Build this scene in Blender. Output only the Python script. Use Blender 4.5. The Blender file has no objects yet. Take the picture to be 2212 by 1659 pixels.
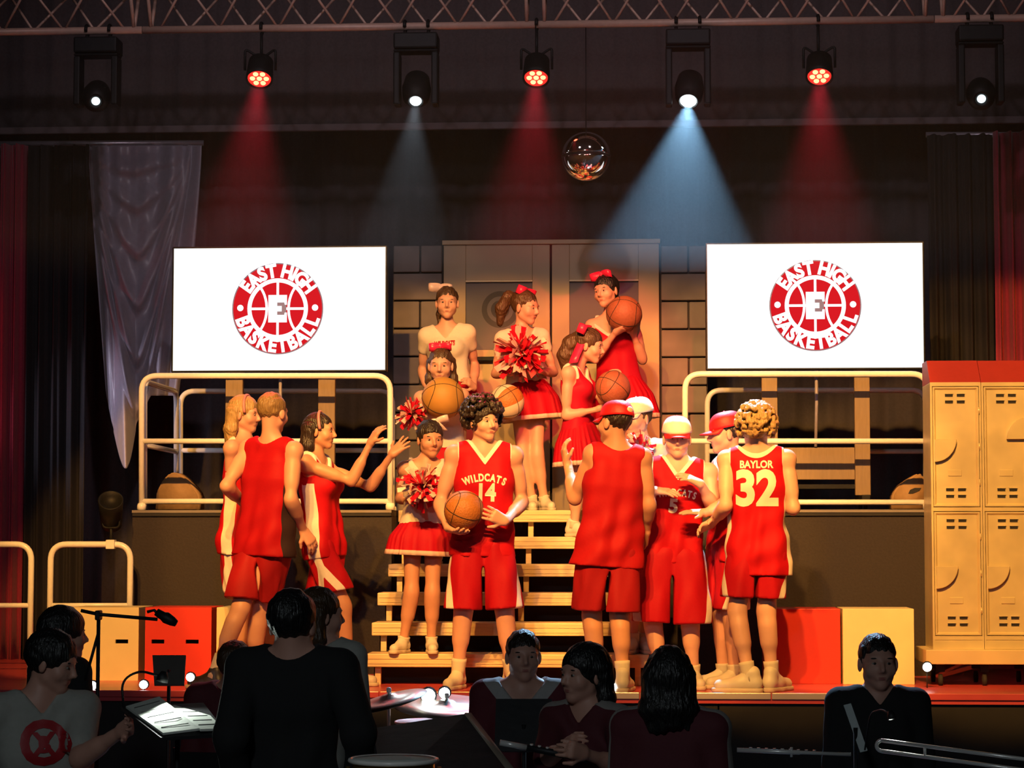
import bpy, bmesh, math, random
import numpy as np
from mathutils import Vector, Matrix, Euler
from mathutils.bvhtree import BVHTree
R_ = math.radians
rng = random.Random(7)

# ------------------------------------------------------------------ camera
F_PX, CX, CY, HORIZON, EYE, DIST = 4956.0, 1106.0, 829.5, 1168.0, 0.90, 14.0
YAW = R_(3.5)
PITCH = math.atan((HORIZON - CY) / F_PX)
sc = bpy.context.scene
COL = sc.collection
cam_d = bpy.data.cameras.new('camera')
cam_d.sensor_width = 36.0
cam_d.lens = F_PX / 2212.0 * 36.0
cam_d.clip_end = 200
cam = bpy.data.objects.new('camera', cam_d)
COL.objects.link(cam)
cam.location = (DIST * math.sin(YAW), -DIST * math.cos(YAW), EYE)
cam.rotation_euler = (math.pi / 2 + PITCH, 0, YAW)
sc.camera = cam
sc.view_settings.view_transform = 'Standard'
sc.view_settings.look = 'None'
sc.view_settings.gamma = 1.0
sc.view_settings.use_curve_mapping = False
sc.view_settings.exposure = 0.0
sc.cycles.max_bounces = 3
sc.cycles.diffuse_bounces = 2
sc.cycles.glossy_bounces = 2
sc.cycles.transmission_bounces = 2
sc.cycles.volume_bounces = 0
sc.cycles.adaptive_threshold = 0.03

CROT = np.array(Euler(cam.rotation_euler).to_matrix())
CPOS = np.array(cam.location)

def ray(px, py):
    d = CROT @ np.array([(px - CX) / F_PX, -(py - CY) / F_PX, -1.0])
    return d / np.linalg.norm(d)

def P(px, py, Y):
    """the point of the vertical plane Y that the pixel looks at"""
    d = ray(px, py)
    return CPOS + d * ((Y - CPOS[1]) / d[1])

def on_sphere(px, py, c, L, far):
    """the point on the pixel's ray at distance L from joint c, the nearer or the farther one"""
    d = ray(px, py)
    oc = CPOS - c
    b = oc @ d
    q = b * b - (oc @ oc - L * L)
    t = -b + (math.sqrt(q) if far else -math.sqrt(q)) if q > 0 else -b
    return CPOS + d * t

# ------------------------------------------------------------------ world, front-of-house spots and added fills
w = bpy.data.worlds.new('world'); sc.world = w
w.use_nodes = True
w.node_tree.nodes['Background'].inputs[0].default_value = (0.9, 0.85, 1.0, 1)
w.node_tree.nodes['Background'].inputs[1].default_value = 0.006

def spot(name, loc, to, power, col, ang, blend=0.4, radius=0.08):
    l = bpy.data.lights.new(name, 'SPOT')
    l.energy = power; l.color = col; l.spot_size = R_(ang); l.spot_blend = blend
    l.shadow_soft_size = radius
    o = bpy.data.objects.new(name, l); COL.objects.link(o)
    o.location = loc
    o.rotation_euler = (Vector(to) - Vector(loc)).to_track_quat('-Z', 'Y').to_euler()
    return o

AMBER = (1.0, 0.455, 0.085)
# six warm profile spots on the front-of-house bar, shuttered to the height of the stage
for tx, pw in ((-2.3, 3000), (-1.4, 2400), (-0.4, 2600), (0.6, 2600), (1.6, 2600), (2.8, 3700)):
    spot('front_of_house_spot', (tx * 0.75 - 0.7, -7.5, 6.2), (tx, 0.2, 1.86), pw, AMBER, 18.0 if tx < -2 else 25.0, 0.16, 0.06)
# added unseen lamps: red tint for the upper cast, wide fill for the backdrop
spot('added_red_fill', (1.6, -7.5, 6.2), (0.45, 2.35, 2.25), 3600, (1.0, 0.05, 0.06), 10.5, 0.5, 0.06)
spot('added_backdrop_fill', (0.0, -7.5, 6.1), (0.0, 5.0, 3.0), 420, (0.95, 0.78, 0.90), 52.0, 0.7, 0.10)
# added fill lamps out of view above, lifting the drapes and the truss
spot('added_drape_fill', (-1.8, -2.2, 6.3), (-1.2, 3.6, 3.2), 60, (1.0, 0.74, 0.74), 95.0, 0.9, 0.25)
spot('added_drape_fill', (1.8, -2.2, 6.3), (1.2, 3.6, 3.2), 60, (1.0, 0.74, 0.74), 95.0, 0.9, 0.25)
# added cool fill lamp far behind the audience, lifting the band
spot('added_band_fill', (-1.0, -16.0, 5.0), (0.0, -3.0, 0.0), 430, (0.85, 0.95, 1.0), 60.0, 0.8, 0.4)

# ------------------------------------------------------------------ materials
MATS = {}
def M(name, col=(0.5, 0.5, 0.5), rough=0.6, metal=0.0, var=0.10, scale=18.0, bump=0.08, emit=None, es=0.0,
      pa=None, pb=None, fibre=None, spec=0.5, sheen=0.0, coords='Object'):
    if name in MATS: return MATS[name]
    m = bpy.data.materials.new(name); MATS[name] = m
    m.use_nodes = True
    nt = m.node_tree; N = nt.nodes; L = nt.links
    b = N['Principled BSDF']
    b.inputs['Roughness'].default_value = rough
    b.inputs['Metallic'].default_value = metal
    b.inputs['Specular IOR Level'].default_value = spec
    if sheen: b.inputs['Sheen Weight'].default_value = sheen
    tc = N.new('ShaderNodeTexCoord')
    src = tc.outputs[coords]
    if fibre:
        mp = N.new('ShaderNodeMapping'); mp.inputs['Scale'].default_value = fibre
        L.new(src, mp.inputs['Vector']); src = mp.outputs['Vector']
    nz = N.new('ShaderNodeTexNoise'); nz.inputs['Scale'].default_value = scale
    nz.inputs['Detail'].default_value = 2.0
    L.new(src, nz.inputs['Vector'])
    def rgb(c):
        n = N.new('ShaderNodeRGB'); n.outputs[0].default_value = (*c, 1); return n.outputs[0]
    base = rgb(col)
    for attr, c in (('pa', pa), ('pb', pb)):
        if c is None: continue
        at = N.new('ShaderNodeAttribute'); at.attribute_name = attr
        gt = N.new('ShaderNodeMath'); gt.operation = 'GREATER_THAN'; gt.inputs[1].default_value = 0.0
        L.new(at.outputs['Fac'], gt.inputs[0])
        mx = N.new('ShaderNodeMix'); mx.data_type = 'RGBA'
        L.new(gt.outputs[0], mx.inputs['Factor']); L.new(base, mx.inputs['A']); L.new(rgb(c), mx.inputs['B'])
        base = mx.outputs['Result']
    mr = N.new('ShaderNodeMapRange')
    mr.inputs['To Min'].default_value = 1 - var; mr.inputs['To Max'].default_value = 1 + var
    L.new(nz.outputs['Fac'], mr.inputs['Value'])
    mul = N.new('ShaderNodeVectorMath'); mul.operation = 'SCALE'
    L.new(base, mul.inputs[0]); L.new(mr.outputs['Result'], mul.inputs['Scale'])
    L.new(mul.outputs['Vector'], b.inputs['Base Color'])
    if bump:
        bp = N.new('ShaderNodeBump'); bp.inputs['Strength'].default_value = bump; bp.inputs['Distance'].default_value = 0.02
        L.new(nz.outputs['Fac'], bp.inputs['Height']); L.new(bp.outputs['Normal'], b.inputs['Normal'])
    if emit is not None:
        b.inputs['Emission Color'].default_value = (*emit, 1)
        b.inputs['Emission Strength'].default_value = es
    return m

# ------------------------------------------------------------------ object helpers
def thing(name, label, cat, loc=(0, 0, 0), group=None, rotz=0.0):
    o = bpy.data.objects.new(name, None); COL.objects.link(o)
    o.empty_display_size = 0.1
    o.location = loc; o.rotation_euler = (0, 0, rotz)
    o['label'] = label; o['category'] = cat
    if group: o['group'] = group
    return o

def tag(o, label, cat, group=None):
    o['label'] = label; o['category'] = cat
    if group: o['group'] = group
    return o

def struct(o):
    o['kind'] = 'structure'; return o

def add_obj(name, me, mats=None, parent=None, smooth=False):
    """links a mesh given in world coordinates; under a parent it is kept where it stands"""
    if mats is not None:
        for m in (mats if isinstance(mats, (list, tuple)) else [mats]): me.materials.append(m)
    if smooth:
        me.polygons.foreach_set('use_smooth', np.ones(len(me.polygons), dtype=bool))
    o = bpy.data.objects.new(name, me); COL.objects.link(o)
    if parent is not None:
        o.parent = parent
        pm = parent
        mat = Matrix.Identity(4)
        chain = []
        while pm is not None:
            chain.append(pm); pm = pm.parent
        for q in reversed(chain): mat = mat @ q.matrix_basis
        o.matrix_basis = mat.inverted()
    return o

def np_mesh(name, v, f):
    """mesh from an (n,3) array and an (m,4) or (m,3) index array"""
    v = np.asarray(v, dtype=np.float32); f = np.asarray(f, dtype=np.int32)
    me = bpy.data.meshes.new(name)
    me.vertices.add(len(v)); me.vertices.foreach_set('co', v.ravel())
    k = f.shape[1]
    me.loops.add(f.size); me.loops.foreach_set('vertex_index', f.ravel())
    me.polygons.add(len(f)); me.polygons.foreach_set('loop_start', np.arange(0, f.size, k, dtype=np.int32))
    me.update(calc_edges=True)
    return me

def bm_mesh(name, bm):
    me = bpy.data.meshes.new(name); bm.to_mesh(me); bm.free(); return me

def box_bm(lo, hi, bevel=0.0, bm=None, seg=2):
    bm = bm or bmesh.new()
    lo = [min(a, b) for a, b in zip(lo, hi)], [max(a, b) for a, b in zip(lo, hi)]
    lo, hi = lo
    r = bmesh.ops.create_cube(bm, size=1.0)
    for v in r['verts']:
        v.co = Vector([(lo[i] + hi[i]) / 2 + v.co[i] * (hi[i] - lo[i]) for i in range(3)])
    if bevel > 0:
        es = list({e for v in r['verts'] for e in v.link_edges})
        bmesh.ops.bevel(bm, geom=es, offset=bevel, segments=seg, affect='EDGES', profile=0.5)
    return bm

def box(name, lo, hi, mat, parent=None, bevel=0.0, smooth=False):
    return add_obj(name, bm_mesh(name, box_bm(lo, hi, bevel)), mat, parent, smooth)

def tube_arrays(pts, r, seg=10, cap=True):
    pts = [np.asarray(p, float) for p in pts]
    n = len(pts)
    rs = r if isinstance(r, (list, tuple, np.ndarray)) else [r] * n
    V, Fc = [], []
    up = None
    for i, p in enumerate(pts):
        t = pts[min(i + 1, n - 1)] - pts[max(i - 1, 0)]
        t = t / (np.linalg.norm(t) + 1e-9)
        if up is None:
            a = np.array([0, 0, 1.0]) if abs(t[2]) < 0.9 else np.array([1.0, 0, 0])
            up = np.cross(t, a)
        up = up - t * (up @ t); up /= np.linalg.norm(up) + 1e-9
        s = np.cross(t, up)
        for k in range(seg):
            a = 2 * math.pi * k / seg
            V.append(p + rs[i] * (math.cos(a) * up + math.sin(a) * s))
    for i in range(n - 1):
        for k in range(seg):
            k2 = (k + 1) % seg
            Fc.append((i * seg + k, i * seg + k2, (i + 1) * seg + k2, (i + 1) * seg + k))
    faces = [list(f) for f in Fc]
    if cap:
        faces.append(list(range(seg))[::-1]); faces.append([(n - 1) * seg + k for k in range(seg)])
    return V, faces

def tube(name, pts, r, mat, parent=None, seg=10):
    V, Fc = tube_arrays(pts, r, seg)
    me = bpy.data.meshes.new(name); me.from_pydata([tuple(v) for v in V], [], Fc)
    return add_obj(name, me, mat, parent, True)

def rounded(pts, rad, n=6):
    """polyline with rounded corners"""
    pts = [np.asarray(p, float) for p in pts]
    out = [pts[0]]
    for i in range(1, len(pts) - 1):
        a, b, c = pts[i - 1], pts[i], pts[i + 1]
        u = (a - b) / np.linalg.norm(a - b); v = (c - b) / np.linalg.norm(c - b)
        r = min(rad, np.linalg.norm(a - b) / 2, np.linalg.norm(c - b) / 2)
        for k in range(n + 1):
            t = k / n
            out.append((1 - t) ** 2 * (b + u * r) + 2 * t * (1 - t) * b + t * t * (b + v * r))
    out.append(pts[-1])
    return out

def lathe(name, prof, mat, parent=None, centre=(0, 0, 0), axis=(0, 0, 1), seg=24, smooth=True):
    """profile of (radius, height) turned about an axis through centre"""
    ax = Vector(axis).normalized()
    q = Vector((0, 0, 1)).rotation_difference(ax).to_matrix()
    V, Fc = [], []
    for r, h in prof:
        for k in range(seg):
            a = 2 * math.pi * k / seg
            V.append(tuple(Vector(centre) + q @ Vector((r * math.cos(a), r * math.sin(a), h))))
    for i in range(len(prof) - 1):
        for k in range(seg):
            k2 = (k + 1) % seg
            Fc.append((i * seg + k, i * seg + k2, (i + 1) * seg + k2, (i + 1) * seg + k))
    Fc.append(tuple(range(seg))[::-1]); Fc.append(tuple((len(prof) - 1) * seg + k for k in range(seg)))
    me = bpy.data.meshes.new(name); me.from_pydata(V, [], Fc)
    bm = bmesh.new(); bm.from_mesh(me); bmesh.ops.recalc_face_normals(bm, faces=bm.faces); bm.to_mesh(me); bm.free()
    return add_obj(name, me, mat, parent, smooth)

def prism(name, poly, depth, mat, parent=None, frame=None, bevel=0.0):
    """2-D polygon (u,v) extruded by depth along w; frame = (origin, u, v, w)"""
    o, u, v, wv = [np.asarray(a, float) for a in frame]
    bm = bmesh.new()
    a = [bm.verts.new(o + u * p[0] + v * p[1]) for p in poly]
    f = bm.faces.new(a)
    if depth:
        r = bmesh.ops.extrude_face_region(bm, geom=[f])
        for x in r['geom']:
            if isinstance(x, bmesh.types.BMVert): x.co += Vector(wv * depth)
    bmesh.ops.recalc_face_normals(bm, faces=bm.faces)
    if bevel:
        bmesh.ops.bevel(bm, geom=list(bm.edges), offset=bevel, segments=1, affect='EDGES')
    return add_obj(name, bm_mesh(name, bm), mat, parent)

def copy_tree(o, parent=None):
    c = o.copy(); COL.objects.link(c); c.parent = parent
    for ch in list(o.children): copy_tree(ch, c)
    return c

def text_bm(s, size, offset=0.0, extrude=0.0, shear=0.0, spacing=1.0):
    cu = bpy.data.curves.new('text', 'FONT')
    cu.body = s; cu.size = size; cu.align_x = 'CENTER'; cu.align_y = 'CENTER'
    cu.offset = offset; cu.extrude = extrude; cu.space_character = spacing; cu.shear = shear
    cu.resolution_u = 4
    ob = bpy.data.objects.new('text', cu)
    me = ob.to_mesh()
    bm = bmesh.new(); bm.from_mesh(me)
    ob.to_mesh_clear(); bpy.data.objects.remove(ob); bpy.data.curves.remove(cu)
    return bm

# ------------------------------------------------------------------ signed distance bodies
def rc(a, b, ra, rb, k=0.02): return ('rc', np.asarray(a, float), np.asarray(b, float), ra, rb, k)
def el(c, axes, rad, k=0.02): return ('el', np.asarray(c, float), np.asarray(axes, float), np.asarray(rad, float), k)
def sub(pr): return ('sub', pr)

def prim_eval(pr, X, Y, Z):
    if pr[0] == 'rc':
        _, a, b, ra, rb, k = pr
        ba = b - a; L2 = ba @ ba + 1e-12
        px, py, pz = X - a[0], Y - a[1], Z - a[2]
        t = np.clip((px * ba[0] + py * ba[1] + pz * ba[2]) / L2, 0, 1)
        d = np.sqrt((px - t * ba[0]) ** 2 + (py - t * ba[1]) ** 2 + (pz - t * ba[2]) ** 2)
        return d - (ra + t * (rb - ra))
    _, c, A, r, k = pr
    px, py, pz = X - c[0], Y - c[1], Z - c[2]
    q = [A[i, 0] * px + A[i, 1] * py + A[i, 2] * pz for i in range(3)]
    k0 = np.sqrt(sum((q[i] / r[i]) ** 2 for i in range(3)))
    k1 = np.sqrt(sum((q[i] / r[i] ** 2) ** 2 for i in range(3))) + 1e-9
    return k0 * (k0 - 1) / k1

def prim_box(pr):
    if pr[0] == 'rc':
        m = max(pr[3], pr[4])
        return np.minimum(pr[1], pr[2]) - m, np.maximum(pr[1], pr[2]) + m
    m = pr[3].max()
    return pr[1] - m, pr[1] + m

BIG = 0.12
class Grid:
    def __init__(self, lo, hi, res):
        self.lo = np.asarray(lo, float); self.res = res
        n = np.maximum(np.ceil((np.asarray(hi, float) - self.lo) / res).astype(int) + 1, 3)
        self.n = n
        self.ax = [self.lo[i] + res * np.arange(n[i]) for i in range(3)]
        self.f = np.full(n, BIG, dtype=np.float32)
    def coords(self, sl=None):
        a = self.ax if sl is None else [self.ax[i][sl[i]] for i in range(3)]
        return a[0][:, None, None], a[1][None, :, None], a[2][None, None, :]
    def add(self, prims, inflate=0.0):
        for pr in prims:
            neg = pr[0] == 'sub'
            if neg: pr = pr[1]
            k = pr[-1]
            lo, hi = prim_box(pr)
            m = max(k, 0.02) + inflate + 2 * self.res
            i0 = np.clip(np.floor((lo - m - self.lo) / self.res).astype(int), 0, self.n)
            i1 = np.clip(np.ceil((hi + m - self.lo) / self.res).astype(int) + 1, 0, self.n)
            if (i1 <= i0).any(): continue
            sl = tuple(slice(i0[j], i1[j]) for j in range(3))
            d = (prim_eval(pr, *self.coords(sl)) - inflate).astype(np.float32)
            f = self.f[sl]
            if neg:
                h = np.maximum(k - np.abs(f + d), 0) / k
                self.f[sl] = np.maximum(f, -d) + h * h * k * 0.25
            else:
                h = np.maximum(k - np.abs(f - d), 0) / k
                self.f[sl] = np.minimum(f, d) - h * h * k * 0.25
        return self
    def mesh(self): return snets(self.f, self.lo, self.res)

def snets(f, lo, res):
    s = f < 0
    n = np.array(f.shape); c = n - 1
    acc_id, acc_p = [], []
    quads = []
    for ax in range(3):
        a0 = [slice(None)] * 3; a1 = [slice(None)] * 3
        a0[ax] = slice(0, -1); a1[ax] = slice(1, None)
        f0, f1 = f[tuple(a0)], f[tuple(a1)]
        s0 = s[tuple(a0)]
        idx = np.argwhere(s0 != s[tuple(a1)])
        if len(idx) == 0: continue
        v0 = f0[tuple(idx.T)]; v1 = f1[tuple(idx.T)]
        t = v0 / (v0 - v1 + 1e-12)
        pos = idx.astype(np.float64); pos[:, ax] += t
        o1, o2 = [(1, 2), (2, 0), (0, 1)][ax]
        ids = []
        ok = np.ones(len(idx), bool)
        for d1, d2 in ((1, 1), (0, 1), (0, 0), (1, 0)):
            cell = idx.copy(); cell[:, o1] -= d1; cell[:, o2] -= d2
            val = (cell >= 0).all(1) & (cell < c).all(1)
            cid = (cell[:, 0] * c[1] + cell[:, 1]) * c[2] + cell[:, 2]
            acc_id.append(cid[val]); acc_p.append(pos[val])
            ids.append(cid); ok &= val
        q = np.stack(ids, 1)[ok]
        flip = ~s0[tuple(idx[ok].T)]
        q[flip] = q[flip][:, ::-1]
        quads.append(q)
    if not quads: return np.zeros((0, 3)), np.zeros((0, 4), int)
    cid = np.concatenate(acc_id); pp = np.concatenate(acc_p); qs = np.concatenate(quads)
    u, inv = np.unique(cid, return_inverse=True)
    cnt = np.bincount(inv)
    V = np.stack([np.bincount(inv, weights=pp[:, i]) / cnt for i in range(3)], 1) * res + lo
    lut_q = np.searchsorted(u, qs)
    return V, lut_q

def clean(V, Q):
    used = np.zeros(len(V), bool); used[Q.ravel()] = True
    m = np.cumsum(used) - 1
    return V[used], m[Q]

def grid_around(prims, res, inflate=0.0, pad=0.03):
    lo = np.full(3, 1e9); hi = -lo
    for pr in prims:
        if pr[0] == 'sub': continue
        a, b = prim_box(pr); lo = np.minimum(lo, a); hi = np.maximum(hi, b)
    p = pad + inflate
    return Grid(lo - p, hi + p, res)

def lump(X, Y, Z, s, seed=0.0):
    """smooth pseudo noise in -1..1"""
    a = np.sin(X * s * 1.7 + 1.3 * seed + 1.1 * np.sin(Y * s * 1.3 + seed)) + np.sin(Y * s * 1.9 + 2.1 * seed + 1.3 * np.sin(Z * s * 1.1)) \
        + np.sin(Z * s * 1.5 + 0.7 * seed + 1.2 * np.sin(X * s * 1.2 + 2 * seed))
    return a / 3.0

# ================================================================== the room
ZH = -0.92                                            # hall floor; the stage floor is z = 0
m_black = M('black_paint', (0.018, 0.017, 0.019), 0.8, var=0.2)
m_blackmetal = M('black_metal', (0.007, 0.007, 0.008), 0.55, 0.0, var=0.1, spec=0.25)
m_wall = M('dark_wall', (0.03, 0.028, 0.03), 0.9, var=0.2, scale=4)
m_floorh = M('hall_floor', (0.03, 0.03, 0.032), 0.5, var=0.3, scale=6)
m_stage = M('red_stage_floor', (0.62, 0.085, 0.10), 0.26, var=0.15, scale=5)
m_chrome = M('galvanised_tube', (0.95, 0.92, 0.86), 0.25, 0.0, var=0.08, scale=40, bump=0.02)
m_wood = M('pale_pine', (0.74, 0.55, 0.30), 0.45, var=0.25, scale=6, fibre=(1, 8, 8), bump=0.05)
m_skirt = M('black_skirting', (0.033, 0.026, 0.027), 0.9, var=0.25, scale=60, bump=0.2)
m_cream = M('cream_paint', (0.72, 0.61, 0.36), 0.45, var=0.06, scale=8, bump=0.03)
m_redpaint = M('red_paint', (0.62, 0.035, 0.02), 0.4, var=0.06, scale=8, bump=0.03)
m_velvet_black = M('black_drape', (0.060, 0.052, 0.060), 0.95, var=0.25, scale=50, sheen=0.15)
m_leg = M('black_leg_drape', (0.016, 0.014, 0.016), 0.95, var=0.25, scale=50)
m_velvet_red = M('red_drape', (0.33, 0.02, 0.05), 0.85, var=0.2, scale=50, sheen=0.2)
m_satin = M('grey_satin', (0.30, 0.27, 0.33), 0.38, var=0.15, scale=30, sheen=0.3)

RX0, RX1, RY0, RY1, RZ1 = -7.0, 7.0, -20.0, 6.6, 6.6
struct(box('floor', (RX0, RY0, ZH - 0.1), (RX1, RY1, ZH), m_floorh))
struct(box('ceiling', (RX0, RY0, RZ1), (RX1, RY1, RZ1 + 0.1), m_wall))
struct(box('wall_back', (RX0, RY1, ZH), (RX1, RY1 + 0.1, RZ1), m_wall))
struct(box('wall_front', (RX0, RY0 - 0.1, ZH), (RX1, RY0, RZ1), m_wall))
struct(box('wall_left', (RX0 - 0.1, RY0, ZH), (RX0, RY1, RZ1), m_wall))
struct(box('wall_right', (RX1, RY0, ZH), (RX1 + 0.1, RY1, RZ1), m_wall))

# ------------------------------------------------------------------ stage
SF = -0.27                                            # front edge of the stage
t = thing('stage', 'raised stage with a red floor, black front and edge strip coloured pale for reflected backlight', 'stage', (0, SF, ZH))
box('stage_floor', (-6.2, SF, -0.06), (6.2, RY1 - 0.05, 0.0), m_stage, t)
for i in range(10):
    x0 = -6.2 + i * 1.24
    box('front_panel', (x0 + 0.004, SF + 0.02, ZH + 0.0), (x0 + 1.236, SF + 0.05, -0.061), m_black, t, 0.004)
m_nosing = M('nosing_painted_sheen', (0.72, 0.62, 0.60), 0.25, 0.3, var=0.2, scale=3)  # pale colour stands in for backlight reflected along the stage edge
for i in range(16):
    x0 = -6.2 + i * 0.775
    box('edge_strip', (x0 + 0.003, SF - 0.012, -0.035), (x0 + 0.772, SF + 0.015, 0.004), m_nosing if -0.35 < x0 + 0.4 < 2.1 or x0 > 2.4 else m_stage, t, 0.004)

# ------------------------------------------------------------------ risers (decks)
DZ = 1.11
m_edgeangle = M('edge_angle_steel', (0.22, 0.19, 0.17), 0.4)
def deck(label, x0, x1, y0, y1):
    t = thing('platform_deck', label, 'platform', ((x0 + x1) / 2, y0, 0))
    box('deck_board', (x0, y0 - 0.01, DZ - 0.045), (x1, y1, DZ), m_black, t, 0.005)
    box('front_skirt', (x0, y0 + 0.005, 0.0), (x1, y0 + 0.03, DZ - 0.046), m_skirt, t)
    box('side_skirt', (x0, y0 + 0.031, 0.0), (x0 + 0.025, y1, DZ - 0.046), m_skirt, t)
    box('side_skirt', (x1 - 0.025, y0 + 0.031, 0.0), (x1, y1, DZ - 0.046), m_skirt, t)
    box('edge_angle', (x0, y0 - 0.016, DZ - 0.02), (x1, y0 - 0.0101, DZ - 0.002), m_edgeangle, t)
    return t
DL0, DL1 = P(286, 1100, 1.56)[0], P(846, 1100, 1.56)[0]
DR0, DR1 = P(1472, 1100, 1.56)[0], P(2010, 1100, 1.56)[0]
deck('black skirted platform carrying the screen beside the drape', DL0, DL1, 1.56, 3.2)
deck('black skirted platform carrying the screen beside the lockers', DR0, DR1, 1.56, 3.2)
deck('black skirted centre platform in front of the double doors', DL1 + 0.004, DR0 - 0.004, 2.17, 3.2)

# ------------------------------------------------------------------ stairs
stair = thing('staircase', 'open wooden staircase of six treads up to the doors', 'stairs', (P(1100, 1400, 0.4)[0], 0.35, 0))
lefts = [790, 805, 815, 823, 837, 850]
tops = [1405, 1340, 1277, 1215, 1153, 1100]
TREAD = []
for k in range(6):
    y0 = 0.36 + 0.30 * k
    z = 0.195 + k * (DZ - 0.195) / 5
    xl = P(790, 1405, 0.36)[0]; xr = P(1402, 1405, 0.36)[0]
    if y0 + 0.29 > 1.5: xl = max(xl, DL1 + 0.012)
    TREAD.append((y0, z))
    tr = box('tread', (xl, y0, z - 0.082), (xr, y0 + 0.29, z), m_wood, stair, 0.006)
    for g in range(2):
        box('rib', (xl + 0.01, y0 - 0.004, z - 0.032 - 0.03 * g), (xr - 0.01, y0 + 0.003, z - 0.022 - 0.03 * g), m_wood, tr)
    zb = 0.0 if k == 0 else TREAD[k - 1][1]
    for xx in (xl + 0.07, (xl + xr) / 2 + 0.05, xr - 0.07):
        box('support_post', (xx - 0.018, y0 + 0.06, zb), (xx + 0.018, y0 + 0.10, z - 0.081), m_wood, stair)
    # closed dark back under each tread
    box('riser_panel', (xl + 0.02, y0 + 0.27, zb), (xr - 0.02, y0 + 0.285, z - 0.081), m_black, stair)

# ------------------------------------------------------------------ guard rails on the platforms
def guard(label, Y, xl, xr, ytop, ymid, ybot, yfoot, round_l, round_r, cat='railing', rr=0.0205):
    a = lambda x, y: P(x, y, Y)
    t = thing('guard_rail', label, cat, tuple(a((xl + xr) / 2, yfoot)))
    tube('frame_tube', rounded([a(xl, yfoot), a(xl, ytop), a(xr, ytop), a(xr, yfoot)], 0.11 if round_l and round_r else 0.07, 8), rr, m_chrome, t, 12)
    if ymid: tube('middle_rail', [a(xl, ymid), a(xr, ymid)], rr * 0.92, m_chrome, t, 12)
    if ybot: tube('bottom_rail', [a(xl, ybot), a(xr, ybot)], rr * 0.92, m_chrome, t, 12)
    for x in (xl, xr):
        p = a(x, yfoot)
        lathe('foot_socket', [(0.032, 0), (0.032, 0.03), (0.026, 0.045)], m_chrome, t, (p[0], p[1], DZ if cat == 'railing' else 0), seg=14)
    return t
guard('front guard rail of the platform beside the drape', 1.595, 306, 843, 812, 953, 1083, 1099, True, True)
guard('front guard rail of the platform beside the lockers', 1.595, 1480, 2004, 808, 953, 1085, 1099, True, True)
guard('rear guard rail of the platform beside the drape', 3.1, 390, 848, 845, 973, None, 1105, True, True)
guard('rear guard rail of the platform beside the lockers', 3.1, 1528, 2000, 843, 975, None, 1105, True, True)
t = thing('guard_rail', 'short side guard rail joining front and rear rails beside the drape', 'railing', tuple(P(308, 1099, 1.70)))
tube('frame_tube', rounded([P(312, 1099, 1.70), P(312, 824, 1.70), P(381, 846, 3.0), P(381, 1101, 3.0)], 0.1), 0.0205, m_chrome, t, 12)
tube('middle_rail', [P(312, 961, 1.70), P(381, 976, 3.0)], 0.019, m_chrome, t, 12)

# low rails standing on the stage floor at the left
def low_rail(label, xa, xb, corner_left):
    Y = 1.32
    a = lambda x, y: P(x, y, Y)
    zb = a(0, 1460)[2]
    t = thing('low_rail', label, 'railing', (a((xa + xb) / 2, 1400)[0], Y, 0))
    pl, pr = a(xa, 1176), a(xb, 1176)
    g0 = np.array([pl[0], Y, 0.0]); g1 = np.array([pr[0], Y, 0.0])
    tube('frame_tube', rounded([g0, pl, pr, g1], 0.11, 8), 0.021, m_chrome, t, 12)
    tube('middle_rail', [a(xa, 1308), a(xb, 1308)], 0.017, m_chrome, t, 12)
    return t
low_rail('low steel rail cropped by the red curtain side', -115, 68, False)
low_rail('low steel rail with a stage lamp clamped on it', 110, 282, True)

# ------------------------------------------------------------------ painted boxes under the platforms
def crate(label, xa, xb, ytop, Y, mat, slots=()):
    pa, pb = P(xa, ytop, Y), P(xb, ytop, Y)
    t = thing('stage_box', label, 'box', ((pa[0] + pb[0]) / 2, Y, 0), 'painted boxes under the platforms')
    zt = pa[2]
    x0, x1 = pa[0], pb[0]
    zs = P(0, 1385, Y)[2]
    # front panel with real hand holes: built from strips round the slots
    if slots:
        hh = 0.013
        cuts = [(P(s, 1385, Y)[0] - 0.042, P(s, 1385, Y)[0] + 0.042) for s in slots]
        bm = bmesh.new()
        box_bm((x0, Y, 0), (x1, Y + 0.02, zs - hh), 0, bm); box_bm((x0, Y, zs + hh), (x1, Y + 0.02, zt), 0, bm)
        e = x0
        for c0, c1 in cuts:
            box_bm((e, Y, zs - hh), (c0, Y + 0.02, zs + hh), 0, bm); e = c1
        box_bm((e, Y, zs - hh), (x1, Y + 0.02, zs + hh), 0, bm)
        add_obj('front_panel', bm_mesh('front_panel', bm), mat, t)
        box('inner_panel', (x0 + 0.02, Y + 0.06, 0.0), (x1 - 0.02, Y + 0.07, zt - 0.02), m_black, t)
    else:
        box('front_panel', (x0, Y, 0), (x1, Y + 0.02, zt), mat, t, 0.003)
    box('side_panel', (x0, Y + 0.0205, 0), (x0 + 0.018, Y + 0.42, zt - 0.019), mat, t, 0.002)
    box('side_panel', (x1 - 0.018, Y + 0.0205, 0), (x1, Y + 0.42, zt - 0.019), mat, t, 0.002)
    box('top_panel', (x0, Y + 0.0205, zt - 0.018), (x1, Y + 0.42, zt), mat, t, 0.002)
crate('cream box with one hand slot beside the low rail', 152, 300, 1312, 0.74, m_cream, (263,))
crate('red box with two hand slots', 314, 457, 1312, 0.74, m_redpaint, (341, 415))
crate('cream box behind the striding legs', 468, 604, 1312, 0.74, m_cream)
crate('plain red box beside the cream box and lockers', 1652, 1815, 1315, 0.66, m_redpaint)
crate('plain cream box next to the lockers', 1820, 1974, 1315, 0.62, m_cream)

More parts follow.
